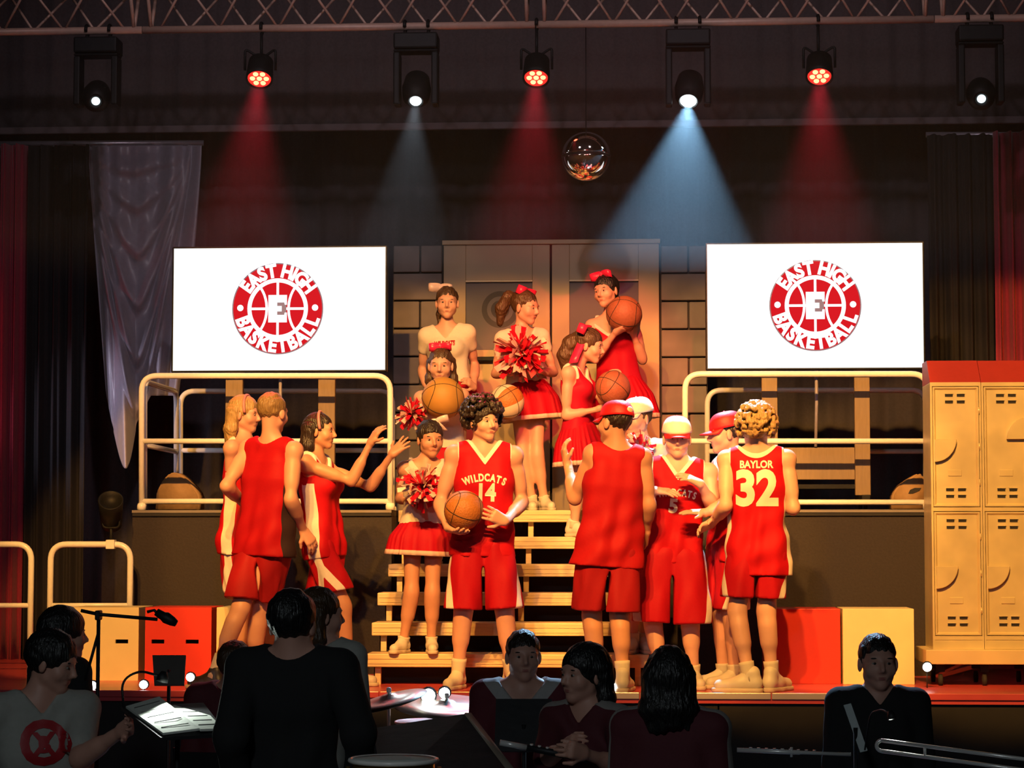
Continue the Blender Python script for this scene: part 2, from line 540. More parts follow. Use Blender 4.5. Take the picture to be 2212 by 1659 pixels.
# ------------------------------------------------------------------ screens
m_bezel = M('screen_bezel', (0.012, 0.013, 0.015), 0.35)
m_screen = M('screen_white', (0.02, 0.02, 0.02), 0.8, spec=0.0, var=0, bump=0, emit=(0.93, 0.99, 1.0), es=1.25)
m_s_red = M('screen_red', (0.01, 0.0, 0.0), 0.8, spec=0.0, var=0, bump=0, emit=(0.72, 0.012, 0.018), es=0.95)
m_s_grey = M('screen_grey', (0.02, 0.02, 0.02), 0.3, var=0, bump=0, emit=(0.26, 0.16, 0.22), es=0.8)
m_standwood = M('stand_wood', (0.24, 0.16, 0.085), 0.55, var=0.2, scale=8, fibre=(8, 8, 1))

def disc_poly(r, n=64, a0=0.0, a1=2 * math.pi):
    return [(r * math.cos(a0 + (a1 - a0) * i / n), r * math.sin(a0 + (a1 - a0) * i / n)) for i in range(n)]

def ring_mesh(name, r0, r1, fr, mat, parent, n=72):
    o, u, v, wv = fr
    V, Fc = [], []
    for i in range(n):
        a = 2 * math.pi * i / n
        for r in (r0, r1): V.append(tuple(o + u * r * math.cos(a) + v * r * math.sin(a)))
    for i in range(n):
        j = (i + 1) % n
        Fc.append((2 * i, 2 * i + 1, 2 * j + 1, 2 * j))
    me = bpy.data.meshes.new(name); me.from_pydata(V, [], Fc)
    return add_obj(name, me, mat, parent)

def stroke(name, pts, wdt, fr, mat, parent):
    o, u, v, wv = fr
    pts = [np.array(p, float) for p in pts]
    V, Fc = [], []
    for i, p in enumerate(pts):
        d = pts[min(i + 1, len(pts) - 1)] - pts[max(i - 1, 0)]
        nn = np.array([-d[1], d[0]]) / np.linalg.norm(d) * wdt / 2
        for q in (p + nn, p - nn): V.append(tuple(o + u * q[0] + v * q[1]))
    for i in range(len(pts) - 1): Fc.append((2 * i, 2 * i + 1, 2 * i + 3, 2 * i + 2))
    me = bpy.data.meshes.new(name); me.from_pydata(V, [], Fc)
    return add_obj(name, me, mat, parent)

def flat_text(name, s, size, fr, mat, parent, off=0.0, sx=1.0, rot=0.0, pos=(0, 0)):
    o, u, v, wv = fr
    bm = text_bm(s, size, off)
    c, sn = math.cos(rot), math.sin(rot)
    for vv in bm.verts:
        a, b = vv.co.x * sx, vv.co.y
        a, b = a * c - b * sn + pos[0], a * sn + b * c + pos[1]
        vv.co = Vector(o + u * a + v * b)
    return add_obj(name, bm_mesh(name, bm), mat, parent)

def screen(label, xl, xr, yt, yb, Y, lc, lr):
    a, b = P(xl, yt, Y), P(xr, yb, Y)
    x0, x1, z1, z0 = a[0], b[0], a[2], b[2]
    t = thing('television', label, 'television', ((x0 + x1) / 2, Y, z0), 'screens with the round emblem')
    box('bezel', (x0, Y, z0), (x1, Y + 0.055, z1), m_bezel, t, 0.008)
    bw = 0.014
    scr = box('display', (x0 + bw, Y - 0.003, z0 + bw), (x1 - bw, Y + 0.004, z1 - bw), m_screen, t)
    c = P(lc[0], lc[1], Y); R = lr * (x1 - x0) / (xr - xl)
    U, Vv, W = np.array([1.0, 0, 0]), np.array([0, 0, 1.0]), np.array([0, -1.0, 0])
    fr = lambda k: (np.array([c[0], Y - 0.0035 - 0.0006 * k, c[2]]), U, Vv, W)
    ring_mesh('emblem_outline', 0.965 * R, R, fr(1), m_s_grey, scr)
    ring_mesh('emblem_band', 0.665 * R, 0.975 * R, fr(1.5), m_s_red, scr)
    prism('emblem_ball', disc_poly(0.575 * R), 0, m_s_red, scr, fr(1))
    for nm, pts in (('ball_seam', [(-0.6, 0), (0.6, 0)]), ('ball_seam', [(0, -0.6), (0, 0.6)])):
        stroke(nm, [(p[0] * R, p[1] * R) for p in pts], 0.055 * R, fr(2), m_screen, scr)
    for s in (-1, 1):
        arc = [(s * (0.66 - 0.42 * math.cos(q)) * R * 1.0, 0.62 * math.sin(q) * R) for q in np.linspace(-1.2, 1.2, 18)]
        stroke('ball_seam', arc, 0.055 * R, fr(2), m_screen, scr)
    # block letter in the middle: white slab with two notches
    e = 0.205
    prism('emblem_letter', [(x * R, z * R) for x, z in [(-e, -0.30), (e, -0.30), (e, -0.085), (e - 0.05, -0.085), (e - 0.06, -0.135), (-0.01, -0.135), (-0.01, -0.06), (0.09, -0.06), (0.09, 0.06), (-0.01, 0.06), (-0.01, 0.135), (e - 0.06, 0.135), (e - 0.05, 0.085), (e, 0.085), (e, 0.30), (-e, 0.30)]], 0, m_screen, scr, fr(4))
    prism('emblem_letter_back', [(x * R, z * R) for x, z in [(-0.19, -0.28), (0.19, -0.28), (0.19, 0.28), (-0.19, 0.28)]], 0, m_s_grey, scr, fr(3))
    for s in (-1, 1):
        prism('emblem_dot', [(p[0] + s * 0.82 * R, p[1] + 0.02 * R) for p in disc_poly(0.07 * R, 20)], 0, m_screen, scr, fr(3))
    top = 'EAST HIGH'; wd = [0.9, 1.0, 0.95, 0.9, 0.55, 1.0, 0.5, 1.0, 1.0]
    tot = sum(wd); ang = R_(62); acc = 0
    for ch, wv in zip(top, wd):
        q = ang - (acc + wv / 2) / tot * 2 * ang; acc += wv
        if ch != ' ':
            flat_text('emblem_character', ch, 0.40 * R, fr(3), m_screen, scr, 0.020 * R, 0.90, q, (-math.sin(q) * 0.818 * R, math.cos(q) * 0.818 * R))
    bot = 'BASKETBALL'; ang = R_(78)
    for i, ch in enumerate(bot):
        q = -ang + (i + 0.5) / len(bot) * 2 * ang
        flat_text('emblem_character', ch, 0.40 * R, fr(3), m_screen, scr, 0.020 * R, 0.90, q, (math.sin(q) * 0.82 * R, -math.cos(q) * 0.82 * R))
    return t
screen('wide white screen with a round red basketball emblem, beside the drape', 372, 836, 533, 803, 1.80, (600, 667), 98)
screen('wide white screen with a round red basketball emblem, beside the lockers', 1523, 2000, 524, 798, 1.75, (1761, 660), 100)

def tv_stand(label, xc, Y, half, wpx):
    t = thing('television_stand', label, 'stand', tuple(P(xc, 1060, Y)))
    for s in (-1, 1):
        a, b = P(xc + s * half - wpx / 2, 785, Y), P(xc + s * half + wpx / 2, 1052, Y)
        box('upright', (a[0], Y, DZ + 0.10), (b[0], Y + 0.05, a[2]), m_standwood, t, 0.004)
        xm = (a[0] + b[0]) / 2
        box('foot', (xm - 0.03, Y - 0.22, DZ + 0.05), (xm + 0.03, Y + 0.30, DZ + 0.0999), m_blackmetal, t, 0.006)
        for dy in (-0.17, 0.25):
            lathe('castor', [(0.012, 0), (0.025, 0.004), (0.025, 0.024), (0.012, 0.028)], m_blackmetal, t, (xm - 0.014, Y + dy, DZ + 0.0255), (1, 0, 0), 14)
    a, b = P(xc - half, 967, Y + 0.06), P(xc + half, 1036, Y + 0.06)
    box('lower_panel', (a[0], Y + 0.051, b[2]), (b[0], Y + 0.07, a[2]), m_standwood, t, 0.003)
    a, b = P(xc - half, 1046, Y), P(xc + half, 1056, Y)
    box('base_shelf', (a[0], Y + 0.051, b[2]), (b[0], Y + 0.25, a[2]), m_blackmetal, t, 0.003)
    p = P(xc, 800, Y)
    tube('cable', [P(xc, 780, Y + 0.04), P(xc + 1, 870, Y + 0.045), P(xc - 1, 965, Y + 0.045)], 0.011, m_satin, t, 8)
    return t
tv_stand('wooden two-post stand under the screen beside the drape', 605, 1.91, 100, 35)
tv_stand('wooden two-post stand under the screen beside the lockers', 1763, 1.86, 100, 36)

# tan wedges lying on the platforms
m_tan = M('tan_canvas', (0.33, 0.20, 0.09), 0.75, var=0.15, scale=30, bump=0.15)
def wedge(label, poly, Y, hole=None):
    ps = [P(x, y, Y) for x, y in poly]
    o = np.array([0, Y, 0.0])
    zmin = min(p[2] for p in ps)
    pts = [(p[0], max(p[2], DZ)) for p in ps]
    t = thing('foam_wedge', label, 'wedge', (pts[0][0], Y, DZ))
    bm = bmesh.new()
    vs = [bm.verts.new((x, Y, z)) for x, z in pts]
    f = bm.faces.new(vs)
    r = bmesh.ops.extrude_face_region(bm, geom=[f])
    for x in r['geom']:
        if isinstance(x, bmesh.types.BMVert): x.co.y += 0.22
    bmesh.ops.recalc_face_normals(bm, faces=bm.faces)
    bmesh.ops.bevel(bm, geom=list(bm.edges), offset=0.012, segments=3, affect='EDGES')
    add_obj('padding', bm_mesh('padding', bm), m_tan, t, True)
    if hole:
        hp = [P(x, y, Y - 0.002) for x, y in hole]
        prism('grip_slot', [(p[0], p[2]) for p in hp], 0.004, m_black, t, (np.array([0, Y - 0.001, 0]), np.array([1., 0, 0]), np.array([0, 0, 1.]), np.array([0, -1., 0])))
wedge('plain tan rounded wedge behind the rail beside the drape', [(335, 1105), (338, 1062), (352, 1036), (366, 1022), (380, 1020), (395, 1028), (415, 1048), (429, 1068), (429, 1105)], 2.1)
wedge('tan rounded wedge with a dark grip slot behind the rail beside the lockers', [(1926, 1105), (1928, 1068), (1940, 1050), (1962, 1034), (1984, 1022), (1994, 1026), (2001, 1045), (2002, 1105)], 2.1,
      [(1962, 1066), (1966, 1058), (1976, 1054), (1990, 1054), (1986, 1060), (1972, 1066)])

# ------------------------------------------------------------------ double doors and stone flats
m_door = M('painted_door', (0.46, 0.33, 0.17), 0.5, var=0.22, scale=3, bump=0.06)
m_glass = M('dark_glass', (0.10, 0.085, 0.095), 0.55, var=0.15, scale=3, bump=0.02)
m_stone = M('painted_stone', (0.22, 0.185, 0.16), 0.85, var=0.45, scale=5, bump=0.35)
m_mortar = M('mortar', (0.06, 0.05, 0.045), 0.95)
YD = 3.25
dx0, dxc, dx1 = P(958, 700, YD)[0], P(1190, 700, YD)[0], P(1424, 700, YD)[0]
dzt = P(1190, 528, YD)[2]
m_emb = M('window_emblem', (0.035, 0.028, 0.030), 0.6)
def leaf(n, a, b, wl, wr, handed, emblem):
    t = bpy.data.objects.new('door_%d' % n, None); COL.objects.link(t); t.location = ((a + b) / 2, YD, DZ)
    t['kind'] = 'structure'; t['label'] = ('tan door leaf with a round emblem on its window' if emblem else 'tan door leaf with a plain dark window')
    zt = dzt
    w0, w1 = P(wl, 606, YD)[0], P(wr, 606, YD)[0]
    wz1, wz0 = P(1000, 606, YD)[2], P(1000, 756, YD)[2]
    box('stile', (a, YD, DZ), (w0, YD + 0.045, zt), m_door, t, 0.003)
    box('stile', (w1, YD, DZ), (b, YD + 0.045, zt), m_door, t, 0.003)
    box('top_rail', (w0 + .0005, YD, wz1), (w1 - .0005, YD + 0.045, zt), m_door, t, 0.003)
    box('lower_panel', (w0 + .0005, YD + 0.006, DZ), (w1 - .0005, YD + 0.045, wz0), m_door, t, 0.003)
    pane = box('pane', (w0, YD + 0.022, wz0), (w1, YD + 0.03, wz1), m_glass, t)
    box('glazing_bead', (w0, YD - 0.004, wz1 - 0.012), (w1, YD + 0.021, wz1), m_cream, t)
    box('push_bar', (w0 + 0.03, YD - 0.05, wz0 - 0.09), (w1 - 0.03, YD - 0.02, wz0 - 0.055), m_blackmetal, t, 0.008)
    for xx in (w0 + 0.05, w1 - 0.05):
        box('bar_bracket', (xx - 0.015, YD - 0.03, wz0 - 0.095), (xx + 0.015, YD + 0.006, wz0 - 0.05), m_blackmetal, t)
    if emblem:
        c = P(1080, 668, YD); fr = (np.array([c[0], YD + 0.0215, c[2]]), np.array([1., 0, 0]), np.array([0, 0, 1.]), np.array([0, -1., 0]))
        ring_mesh('emblem_ring', 0.10, 0.14, fr, m_emb, pane, 40)
        prism('emblem_centre', disc_poly(0.07, 32), 0, m_emb, pane, fr)
leaf(1, dx0, dxc - 0.008, 1006, 1150, 1, True)
leaf(2, dxc + 0.008, dx1, 1230, 1379, -1, False)
t = struct(box('trim_1', (dx0 - 0.01, YD - 0.02, dzt + 0.001), (dx1 + 0.01, YD + 0.06, dzt + 0.035), m_door, None, 0.004))
box('backing', (dx0 - 0.02, YD + 0.06, DZ), (dx1 + 0.02, YD + 0.075, dzt + 0.03), m_black, t)

def stone_flat(side, xa, xb):
    x0, x1 = P(xa, 700, YD)[0], P(xb, 700, YD)[0]
    zt = P(xa, 530, YD)[2]
    wl = struct(box('wall_stone_' + side, (x0, YD + 0.03, DZ), (x1, YD + 0.06, zt), m_mortar))
    rh = 0.212
    nrow = int(math.ceil((zt - DZ) / rh))
    rr = random.Random(3 if side == 'left' else 4)
    for r in range(nrow):
        z1 = zt - r * rh; z0 = max(z1 - rh, DZ)
        if z1 - z0 < 0.03: continue
        xs = [x0]
        wd = 0.36 if r % 2 else 0.21
        x = x0 + wd
        while x < x1 - 0.06:
            xs.append(x); x += 0.36
        xs.append(x1)
        for a, b in zip(xs[:-1], xs[1:]):
            p = rr.uniform(0.0, 0.02)
            box('stone_block', (a + 0.006, YD - 0.005 - p, z0 + 0.006), (b - 0.006, YD + 0.031, z1 - 0.006), m_stone, wl, 0.009)
stone_flat('left', 848, 956)
stone_flat('right', 1427, 1528)

# ------------------------------------------------------------------ drapes
def pleated(name, label, xa, xb, z0, z1, Y, amp, waves, mat, nx=240, nz=10, seed=0, cat='curtain', hemmat=None):
    V = []
    r = random.Random(seed)
    ph = [r.uniform(0, 6.28) for _ in range(4)]
    xs = np.linspace(xa, xb, nx); zs = np.linspace(z0, z1, nz)
    for k, z in enumerate(zs):
        for i, x in enumerate(xs):
            u = (x - xa) / (xb - xa)
            q = waves * 2 * math.pi * u
            d = math.sin(q + ph[0] + 0.4 * math.sin(0.31 * q + ph[1])) + 0.45 * math.sin(2.3 * q + ph[2] + 0.6 * (z - z0)) + 0.3 * math.sin(0.43 * q + ph[3])
            V.append((x, Y + amp * d, z))
    Fq = [(k * nx + i, k * nx + i + 1, (k + 1) * nx + i + 1, (k + 1) * nx + i) for k in range(nz - 1) for i in range(nx - 1)]
    t = thing(name, label, cat, ((xa + xb) / 2, Y, z0))
    c = add_obj('cloth', np_mesh(name, V, Fq), mat, t, True)
    md = c.modifiers.new('thickness', 'SOLIDIFY'); md.thickness = 0.006
    return t
backX0, backX1 = P(-300, 800, 5.0)[0], P(2500, 800, 5.0)[0]
pleated('backdrop_curtain', 'black pleated backdrop curtain behind the whole set', backX0, backX1, 0.0, 6.3, 5.0, 0.035, 34, m_velvet_black, 420, 8, 1)
zv = P(1106, 276, 3.7)[2]
v = pleated('valance_curtain', 'black border curtain hanging above the backdrop', backX0 + 0.2, backX1 - 0.2, zv, 6.3, 3.7, 0.012, 40, M('border_drape', (0.085, 0.068, 0.070), 0.95, var=0.25, scale=50), 420, 6, 2)
box('hem_batten', (backX0 + 0.2, 3.675, zv - 0.012), (backX1 - 0.2, 3.725, zv + 0.045), M('batten_cloth', (0.14, 0.11, 0.115), 0.9), v, 0.01)
a, b = P(-60, 700, 3.3)[0], P(52, 700, 3.3)[0]
pleated('side_curtain', 'red side curtain hanging beside the low steel rails', a, b, 0.0, P(30, 312, 3.3)[2], 3.3, 0.05, 4.2, m_velvet_red, 90, 14, 3)
a, b = P(2150, 700, 3.3)[0], P(2300, 700, 3.3)[0]
pleated('side_curtain', 'red side curtain hanging behind the lockers', a, b, 0.0, P(2160, 285, 3.3)[2], 3.3, 0.05, 4.6, m_velvet_red, 90, 14, 5)
a, b = P(60, 700, 3.3)[0], P(190, 700, 3.3)[0]
pleated('black_leg_curtain', 'black leg curtain between the red curtain and the grey drape', a, b, 0.0, P(100, 315, 3.3)[2], 3.3, 0.04, 4, m_leg, 90, 10, 6)
a, b = P(2010, 700, 3.3)[0], P(2150, 700, 3.3)[0]
pleated('black_leg_curtain', 'black leg curtain above the lockers beside the red curtain', a, b, 0.0, P(2100, 290, 3.3)[2], 3.3, 0.04, 4, m_leg, 90, 10, 7)
# pipe that carries the drapes at the left
t = thing('drape_pipe', 'thin steel drape pipe above the grey swagged drape', 'pipe', tuple(P(215, 312, 3.45)))
tube('pipe', [P(-80, 311, 3.45), P(440, 309, 3.45)], 0.022, M('drape_pipe_steel', (0.35, 0.32, 0.36), 0.35, 0.6), t, 12)
tube('upright', [(P(120, 500, 3.45)[0], 3.45, 0.0), P(120, 310, 3.45)], 0.022, MATS['drape_pipe_steel'], t, 12)
t = thing('drape_pipe', 'thin steel drape pipe above the curtains behind the lockers', 'pipe', tuple(P(2160, 292, 3.45)))
tube('pipe', [P(2000, 291, 3.45), P(2330, 291, 3.45)], 0.022, MATS['drape_pipe_steel'], t, 12)

for o_, xx in ((t, 2290),):
    tube('upright', [(P(xx, 500, 3.45)[0], 3.45, 0.0), P(xx, 291, 3.45)], 0.022, MATS['drape_pipe_steel'], o_, 12)

# grey satin swag: hangs from the pipe, gathered in cowl folds down to a point
YS = 3.32
def swag():
    nu, nv_ = 90, 150
    V = []
    for j in range(nv_):
        v = j / (nv_ - 1)
        for i in range(nu):
            u = i / (nu - 1)
            if u < 0.42:
                q = (u - 0.24) / 0.20
                bottom = 1012 - 120 * q * q
            else: bottom = 1012 - 120 * 0.81 - 60 * min(1, (u - 0.42) / 0.2)
            y = 314 + (bottom - 314) * v
            yy = (y - 314) / 700.0
            xl = 190 + 52 * yy ** 1.1; xr = 436 - 70 * yy ** 1.3
            x = xl + (xr - xl) * u
            # cowl folds radiate from both upper corners and sag in the middle; long folds run down the sides
            w0 = abs(u - 0.42) / 0.5
            d = 0.0
            for k, yk in enumerate((372, 452, 548, 655, 770, 880)):
                yc = 326 + (yk - 326) * max(0.0, 1 - w0 ** (1.25 + 0.1 * k)) + 5 * math.sin(9 * u + k)
                q = (y - yc) / (13 + 2.5 * k)
                d -= (0.055 + 0.012 * k) * math.exp(-q * q * (0.35 if q < 0 else 1.4)) * max(0.0, 1 - w0 * 1.02) ** 0.5
            d += 0.05 * math.sin((u ** 0.8) * 30 + 1.5 * yy) * min(1.0, w0 * 1.4)
            tail = max(0.0, 1 - ((u - 0.24) / 0.16) ** 2) * max(0.0, (yy - 0.35) / 0.65)
            p = P(x, y, YS + 0.10 + d - 0.26 * tail)
            V.append(p)
    Fq = [(k * nu + i, k * nu + i + 1, (k + 1) * nu + i + 1, (k + 1) * nu + i) for k in range(nv_ - 1) for i in range(nu - 1)]
    t = thing('swag_drape', 'grey satin drape hanging in swags to a rounded tail beside the screen', 'drape', tuple(P(262, 1010, YS)))
    c = add_obj('cloth', np_mesh('swag', V, Fq), m_satin, t, True)
    md = c.modifiers.new('thickness', 'SOLIDIFY'); md.thickness = 0.004
swag()

# ------------------------------------------------------------------ lockers
m_locker = M('locker_metal', (0.74, 0.62, 0.36), 0.28, 0.3, var=0.25, scale=6, bump=0.22)
m_hood = M('locker_hood_red', (0.34, 0.03, 0.03), 0.5)
YL = 0.55
def locker(label, xa, xb, mirror):
    a = lambda x, y: P(x, y, YL)
    x0, x1 = a(xa, 1100)[0], a(xb, 1100)[0]
    zt, zb = a(xa, 826)[2], a(xa, 1402)[2]
    D = 0.40
    t = thing('locker', label, 'locker', ((x0 + x1) / 2, YL, zb), 'lockers on the rolling base')
    body = bmesh.new()
    box_bm((x0, YL + 0.02, zb), (x1, YL + D, zt), 0.004, body)
    add_obj('body', bm_mesh('body', body), m_locker, t)
    # face frame
    fw = 0.012
    box('frame_post', (x0, YL, zb), (x0 + fw, YL + 0.0195, zt), m_locker, t)
    box('frame_post', (x1 - fw, YL, zb), (x1, YL + 0.0195, zt), m_locker, t)
    for yy in (830, 1100, 1378):
        z = a(xa, yy)[2]
        box('frame_rail', (x0 + fw, YL, z - 0.012), (x1 - fw, YL + 0.0195, z + 0.012), m_locker, t)
    z = a(xa, 1378)[2]
    box('kick_panel', (x0 + fw, YL + 0.004, zb), (x1 - fw, YL + 0.0195, z - 0.0121), m_locker, t)
    # sloped red hood
    zh = a(xa, 775)[2]
    bm = bmesh.new()
    q = [bm.verts.new(c) for c in [(x0, YL, zt), (x1, YL, zt), (x1, YL + D, zt), (x0, YL + D, zt), (x0, YL + 0.16, zh), (x1, YL + 0.16, zh), (x1, YL + D, zh), (x0, YL + D, zh)]]
    for f in [(0, 3, 2, 1), (4, 5, 6, 7), (0, 1, 5, 4), (1, 2, 6, 5), (2, 3, 7, 6), (3, 0, 4, 7)]: bm.faces.new([q[i] for i in f])
    add_obj('sloped_hood', bm_mesh('hood', bm), m_hood, t)
    for (yt, yb) in ((836, 1094), (1106, 1372)):
        z1, z0 = a(xa, yt)[2], a(xa, yb)[2]
        p0, p1 = x0 + fw + 0.004, x1 - fw - 0.004
        # door: bevelled pan with raised border
        bm = bmesh.new()
        box_bm((p0, YL - 0.006, z0), (p1, YL + 0.012, z1), 0, bm)
        fr = min(bm.faces, key=lambda f: f.calc_center_median().y)
        bmesh.ops.inset_individual(bm, faces=[fr], thickness=0.012, depth=0)
        bmesh.ops.inset_individual(bm, faces=[fr], thickness=0.014, depth=-0.016)
        d = add_obj('door', bm_mesh('door', bm), m_locker, t)
        W = p1 - p0
        yv = YL + 0.0085
        slots = []
        for s in (0.07, 0.125, 0.86, 0.915):
            z = z1 - s * (z1 - z0)
            for xx in (0.36, 0.62):
                box('vent_slot', (p0 + W * xx - 0.024, yv - 0.0015, z - 0.009), (p0 + W * xx + 0.024, yv + 0.002, z + 0.009), m_black, d)
                bm = bmesh.new()
                box_bm((p0 + W * xx - 0.026, yv - 0.009, z + 0.008), (p0 + W * xx + 0.026, yv + 0.002, z + 0.014), 0, bm)
                add_obj('louvre', bm_mesh('louvre', bm), m_locker, d)
        z = z1 - 0.72 * (z1 - z0)
        box('number_plate', (p0 + W * 0.32, yv - 0.004, z - 0.02), (p0 + W * 0.62, yv + 0.001, z + 0.02), m_locker, d, 0.002)
        # quarter-round latch cup
        rad = 0.135; zc = z1 - 0.44 * (z1 - z0)
        up_arc = mirror and yt < 900
        pts = [(0, 0)] + [(rad * math.cos(q), -rad * math.sin(q) * 1.05) for q in np.linspace(0, math.pi / 2, 12)]
        if up_arc: pts = [(W - 0.02 - px_, -pz_) for px_, pz_ in pts]
        prism('latch_cup', [(p0 + 0.008 + u, zc + vv) for u, vv in pts], 0.026, m_locker, d,
              (np.array([0, YL + 0.004, 0]), np.array([1., 0, 0]), np.array([0, 0, 1.]), np.array([0, -1., 0])), 0.003)
        for hz in (0.2, 0.5, 0.8):
            z = z1 - hz * (z1 - z0)
            tube('hinge', [(p1 + 0.003, YL - 0.006, z - 0.02), (p1 + 0.003, YL - 0.006, z + 0.02)], 0.005, m_locker, d, 8)
    return t
locker('tall two-door locker with a red sloped hood, next to the platform rail', 2012, 2122, False)
locker('tall two-door locker with a red sloped hood, farther from the platform rail', 2123, 2233, True)
a, b = P(2000, 1402, YL - 0.1), P(2262, 1436, YL - 0.1)
zlb = P(2012, 1402, YL)[2]
t = thing('rolling_base', 'yellowish wheeled base board carrying the lockers', 'cart', ((a[0] + b[0]) / 2, YL, 0))
box('base_board', (a[0], YL - 0.1, b[2]), (b[0], YL + 0.45, zlb), M('base_board_wood', (0.62, 0.50, 0.28), 0.45, var=0.2, scale=5), t, 0.005)
for xx in (a[0] + 0.1, (a[0] + b[0]) / 2, b[0] - 0.1):
    for yy in (YL + 0.0, YL + 0.38):
        box('castor_bracket', (xx - 0.025, yy - 0.02, b[2] - 0.05), (xx + 0.025, yy + 0.02, b[2] - 0.0005), m_blackmetal, t)
        lathe('castor', [(0.01, 0), (0.036, 0.004), (0.036, 0.026), (0.01, 0.03)], m_black, t, (xx - 0.015, yy, 0.036), (1, 0, 0), 16)

# ------------------------------------------------------------------ truss
m_truss = M('truss_aluminium', (0.52, 0.34, 0.27), 0.45, 0.1, var=0.15, scale=30, bump=0.02)
YT = 1.45
zt0 = P(1106, 54, YT)[2]
HT, WT = 0.29, 0.29
def truss_section(label, xa, xb):
    a = lambda x: P(x, 54, YT)[0]
    x0, x1 = a(xa), a(xb)
    t = thing('truss_section', label, 'truss', ((x0 + x1) / 2, YT, zt0), 'sections of the lighting truss')
    zt = zt0 + HT
    ya, yb = YT - 0.15, YT + 0.15
    for (yy, zz) in ((YT, zt0), (ya, zt), (yb, zt)):
        tube('chord', [(x0 + 0.004, yy, zz), (x1 - 0.004, yy, zz)], 0.026, m_truss, t, 14)
    n = 6
    for yy, ph in ((ya, 0), (yb, 1)):
        for k in range(n):
            u0 = x0 + 0.12 + (x1 - x0 - 0.24) * k / n; u1 = x0 + 0.12 + (x1 - x0 - 0.24) * (k + 1) / n; um = (u0 + u1) / 2
            b0, b1 = ((u0, YT, zt0), (um, yy, zt)), ((um, yy, zt), (u1, YT, zt0))
            if ph: b0, b1 = ((u0, yy, zt), (um, YT, zt0)), ((um, YT, zt0), (u1, yy, zt))
            for p, q in (b0, b1): tube('brace', [p, q], 0.009, m_truss, t, 8)
        for e in (x0 + 0.06, x1 - 0.06):
            tube('end_post', [(e, YT, zt0), (e, yy, zt)], 0.013, m_truss, t, 8)
    for k in range(n + 1):
        u0 = x0 + 0.12 + (x1 - x0 - 0.24) * k / n
        tube('cross_brace', [(u0, ya, zt), (u0, yb, zt)], 0.009, m_truss, t, 8)
for lab, xa, xb in (('truss section above the swagged drape', -552, 308), ('truss section above the screen beside the drape', 308, 1157),
                    ('truss section above the mirror ball and stairs', 1157, 2018), ('truss section above the lockers', 2018, 2870)):
    truss_section(lab, xa, xb)

# ------------------------------------------------------------------ stage lamps
RED = (1.0, 0.035, 0.06)
m_led_red = M('red_led', (0.2, 0.0, 0.0), 0.3, var=0, bump=0, emit=(1.0, 0.16, 0.07), es=7)
m_led_back = M('red_led_back', (0.2, 0.0, 0.0), 0.3, var=0, bump=0, emit=(1.0, 0.03, 0.02), es=1.4)
def clamp(t, x, ztop):
    """hook clamp round the lower front chord and a drop to ztop"""
    pts = [(x, YT + 0.036 * math.cos(q), zt0 + 0.036 * math.sin(q)) for q in np.linspace(-0.5 * math.pi, 1.1 * math.pi, 14)]
    tube('hook_clamp', pts, 0.012, m_blackmetal, t, 8)
    tube('drop_bolt', [(x, YT, zt0 - 0.03), (x, YT, ztop)], 0.010, m_blackmetal, t, 8)

def par_can(label, px, py, to, power):
    p = P(px, py, YT - 0.08)
    t = thing('par_lamp', label, 'stage light', (p[0], YT, zt0 - 0.03), 'red lamps on the truss')
    ax = Vector(to) - Vector(p); ax.normalize()
    clamp(t, p[0], p[2] + 0.16)
    side = ax.cross(Vector((0, 0, 1))).normalized()
    ctr = Vector(p) - ax * 0.09
    tube('yoke', rounded([ctr + side * 0.105, ctr + side * 0.105 + Vector((0, 0, 0.15)), Vector((p[0], YT, p[2] + 0.16)), ctr - side * 0.105 + Vector((0, 0, 0.15)), ctr - side * 0.105], 0.03), 0.009, m_blackmetal, t, 8)
    lathe('can', [(0.05, -0.20), (0.085, -0.17), (0.092, -0.03), (0.092, 0.0), (0.084, 0.004), (0.080, -0.012)], m_blackmetal, t, tuple(p), tuple(ax), 28)
    q = Vector((0, 0, 1)).rotation_difference(ax).to_matrix()
    lathe('lens_plate', [(0.079, -0.016), (0.079, -0.010)], m_led_back, t, tuple(p), tuple(ax), 28)
    for k in range(7):
        r = 0 if k == 0 else 0.047; an = k * math.pi / 3
        c = Vector(p) + q @ Vector((r * math.cos(an), r * math.sin(an), -0.010))
        lathe('led', [(0.019, 0), (0.017, 0.005), (0.009, 0.009)], m_led_red, t, tuple(c), tuple(ax), 12)
    s = spot('par_beam', tuple(Vector(p) + ax * 0.03), to, power, RED, 36, 0.9, 0.05)
    return t
par_can('red lamp on the truss above the screen beside the drape', 560, 172, (P(545, 900, 0.6)[0], -0.8, 0.9), 600)
par_can('red lamp on the truss above the stairs', 1158, 170, (P(1150, 900, 1.6)[0], -0.8, 0.9), 600)
par_can('red lamp on the truss above the screen beside the lockers', 1770, 167, (P(1740, 900, 0.6)[0], -0.8, 0.9), 600)

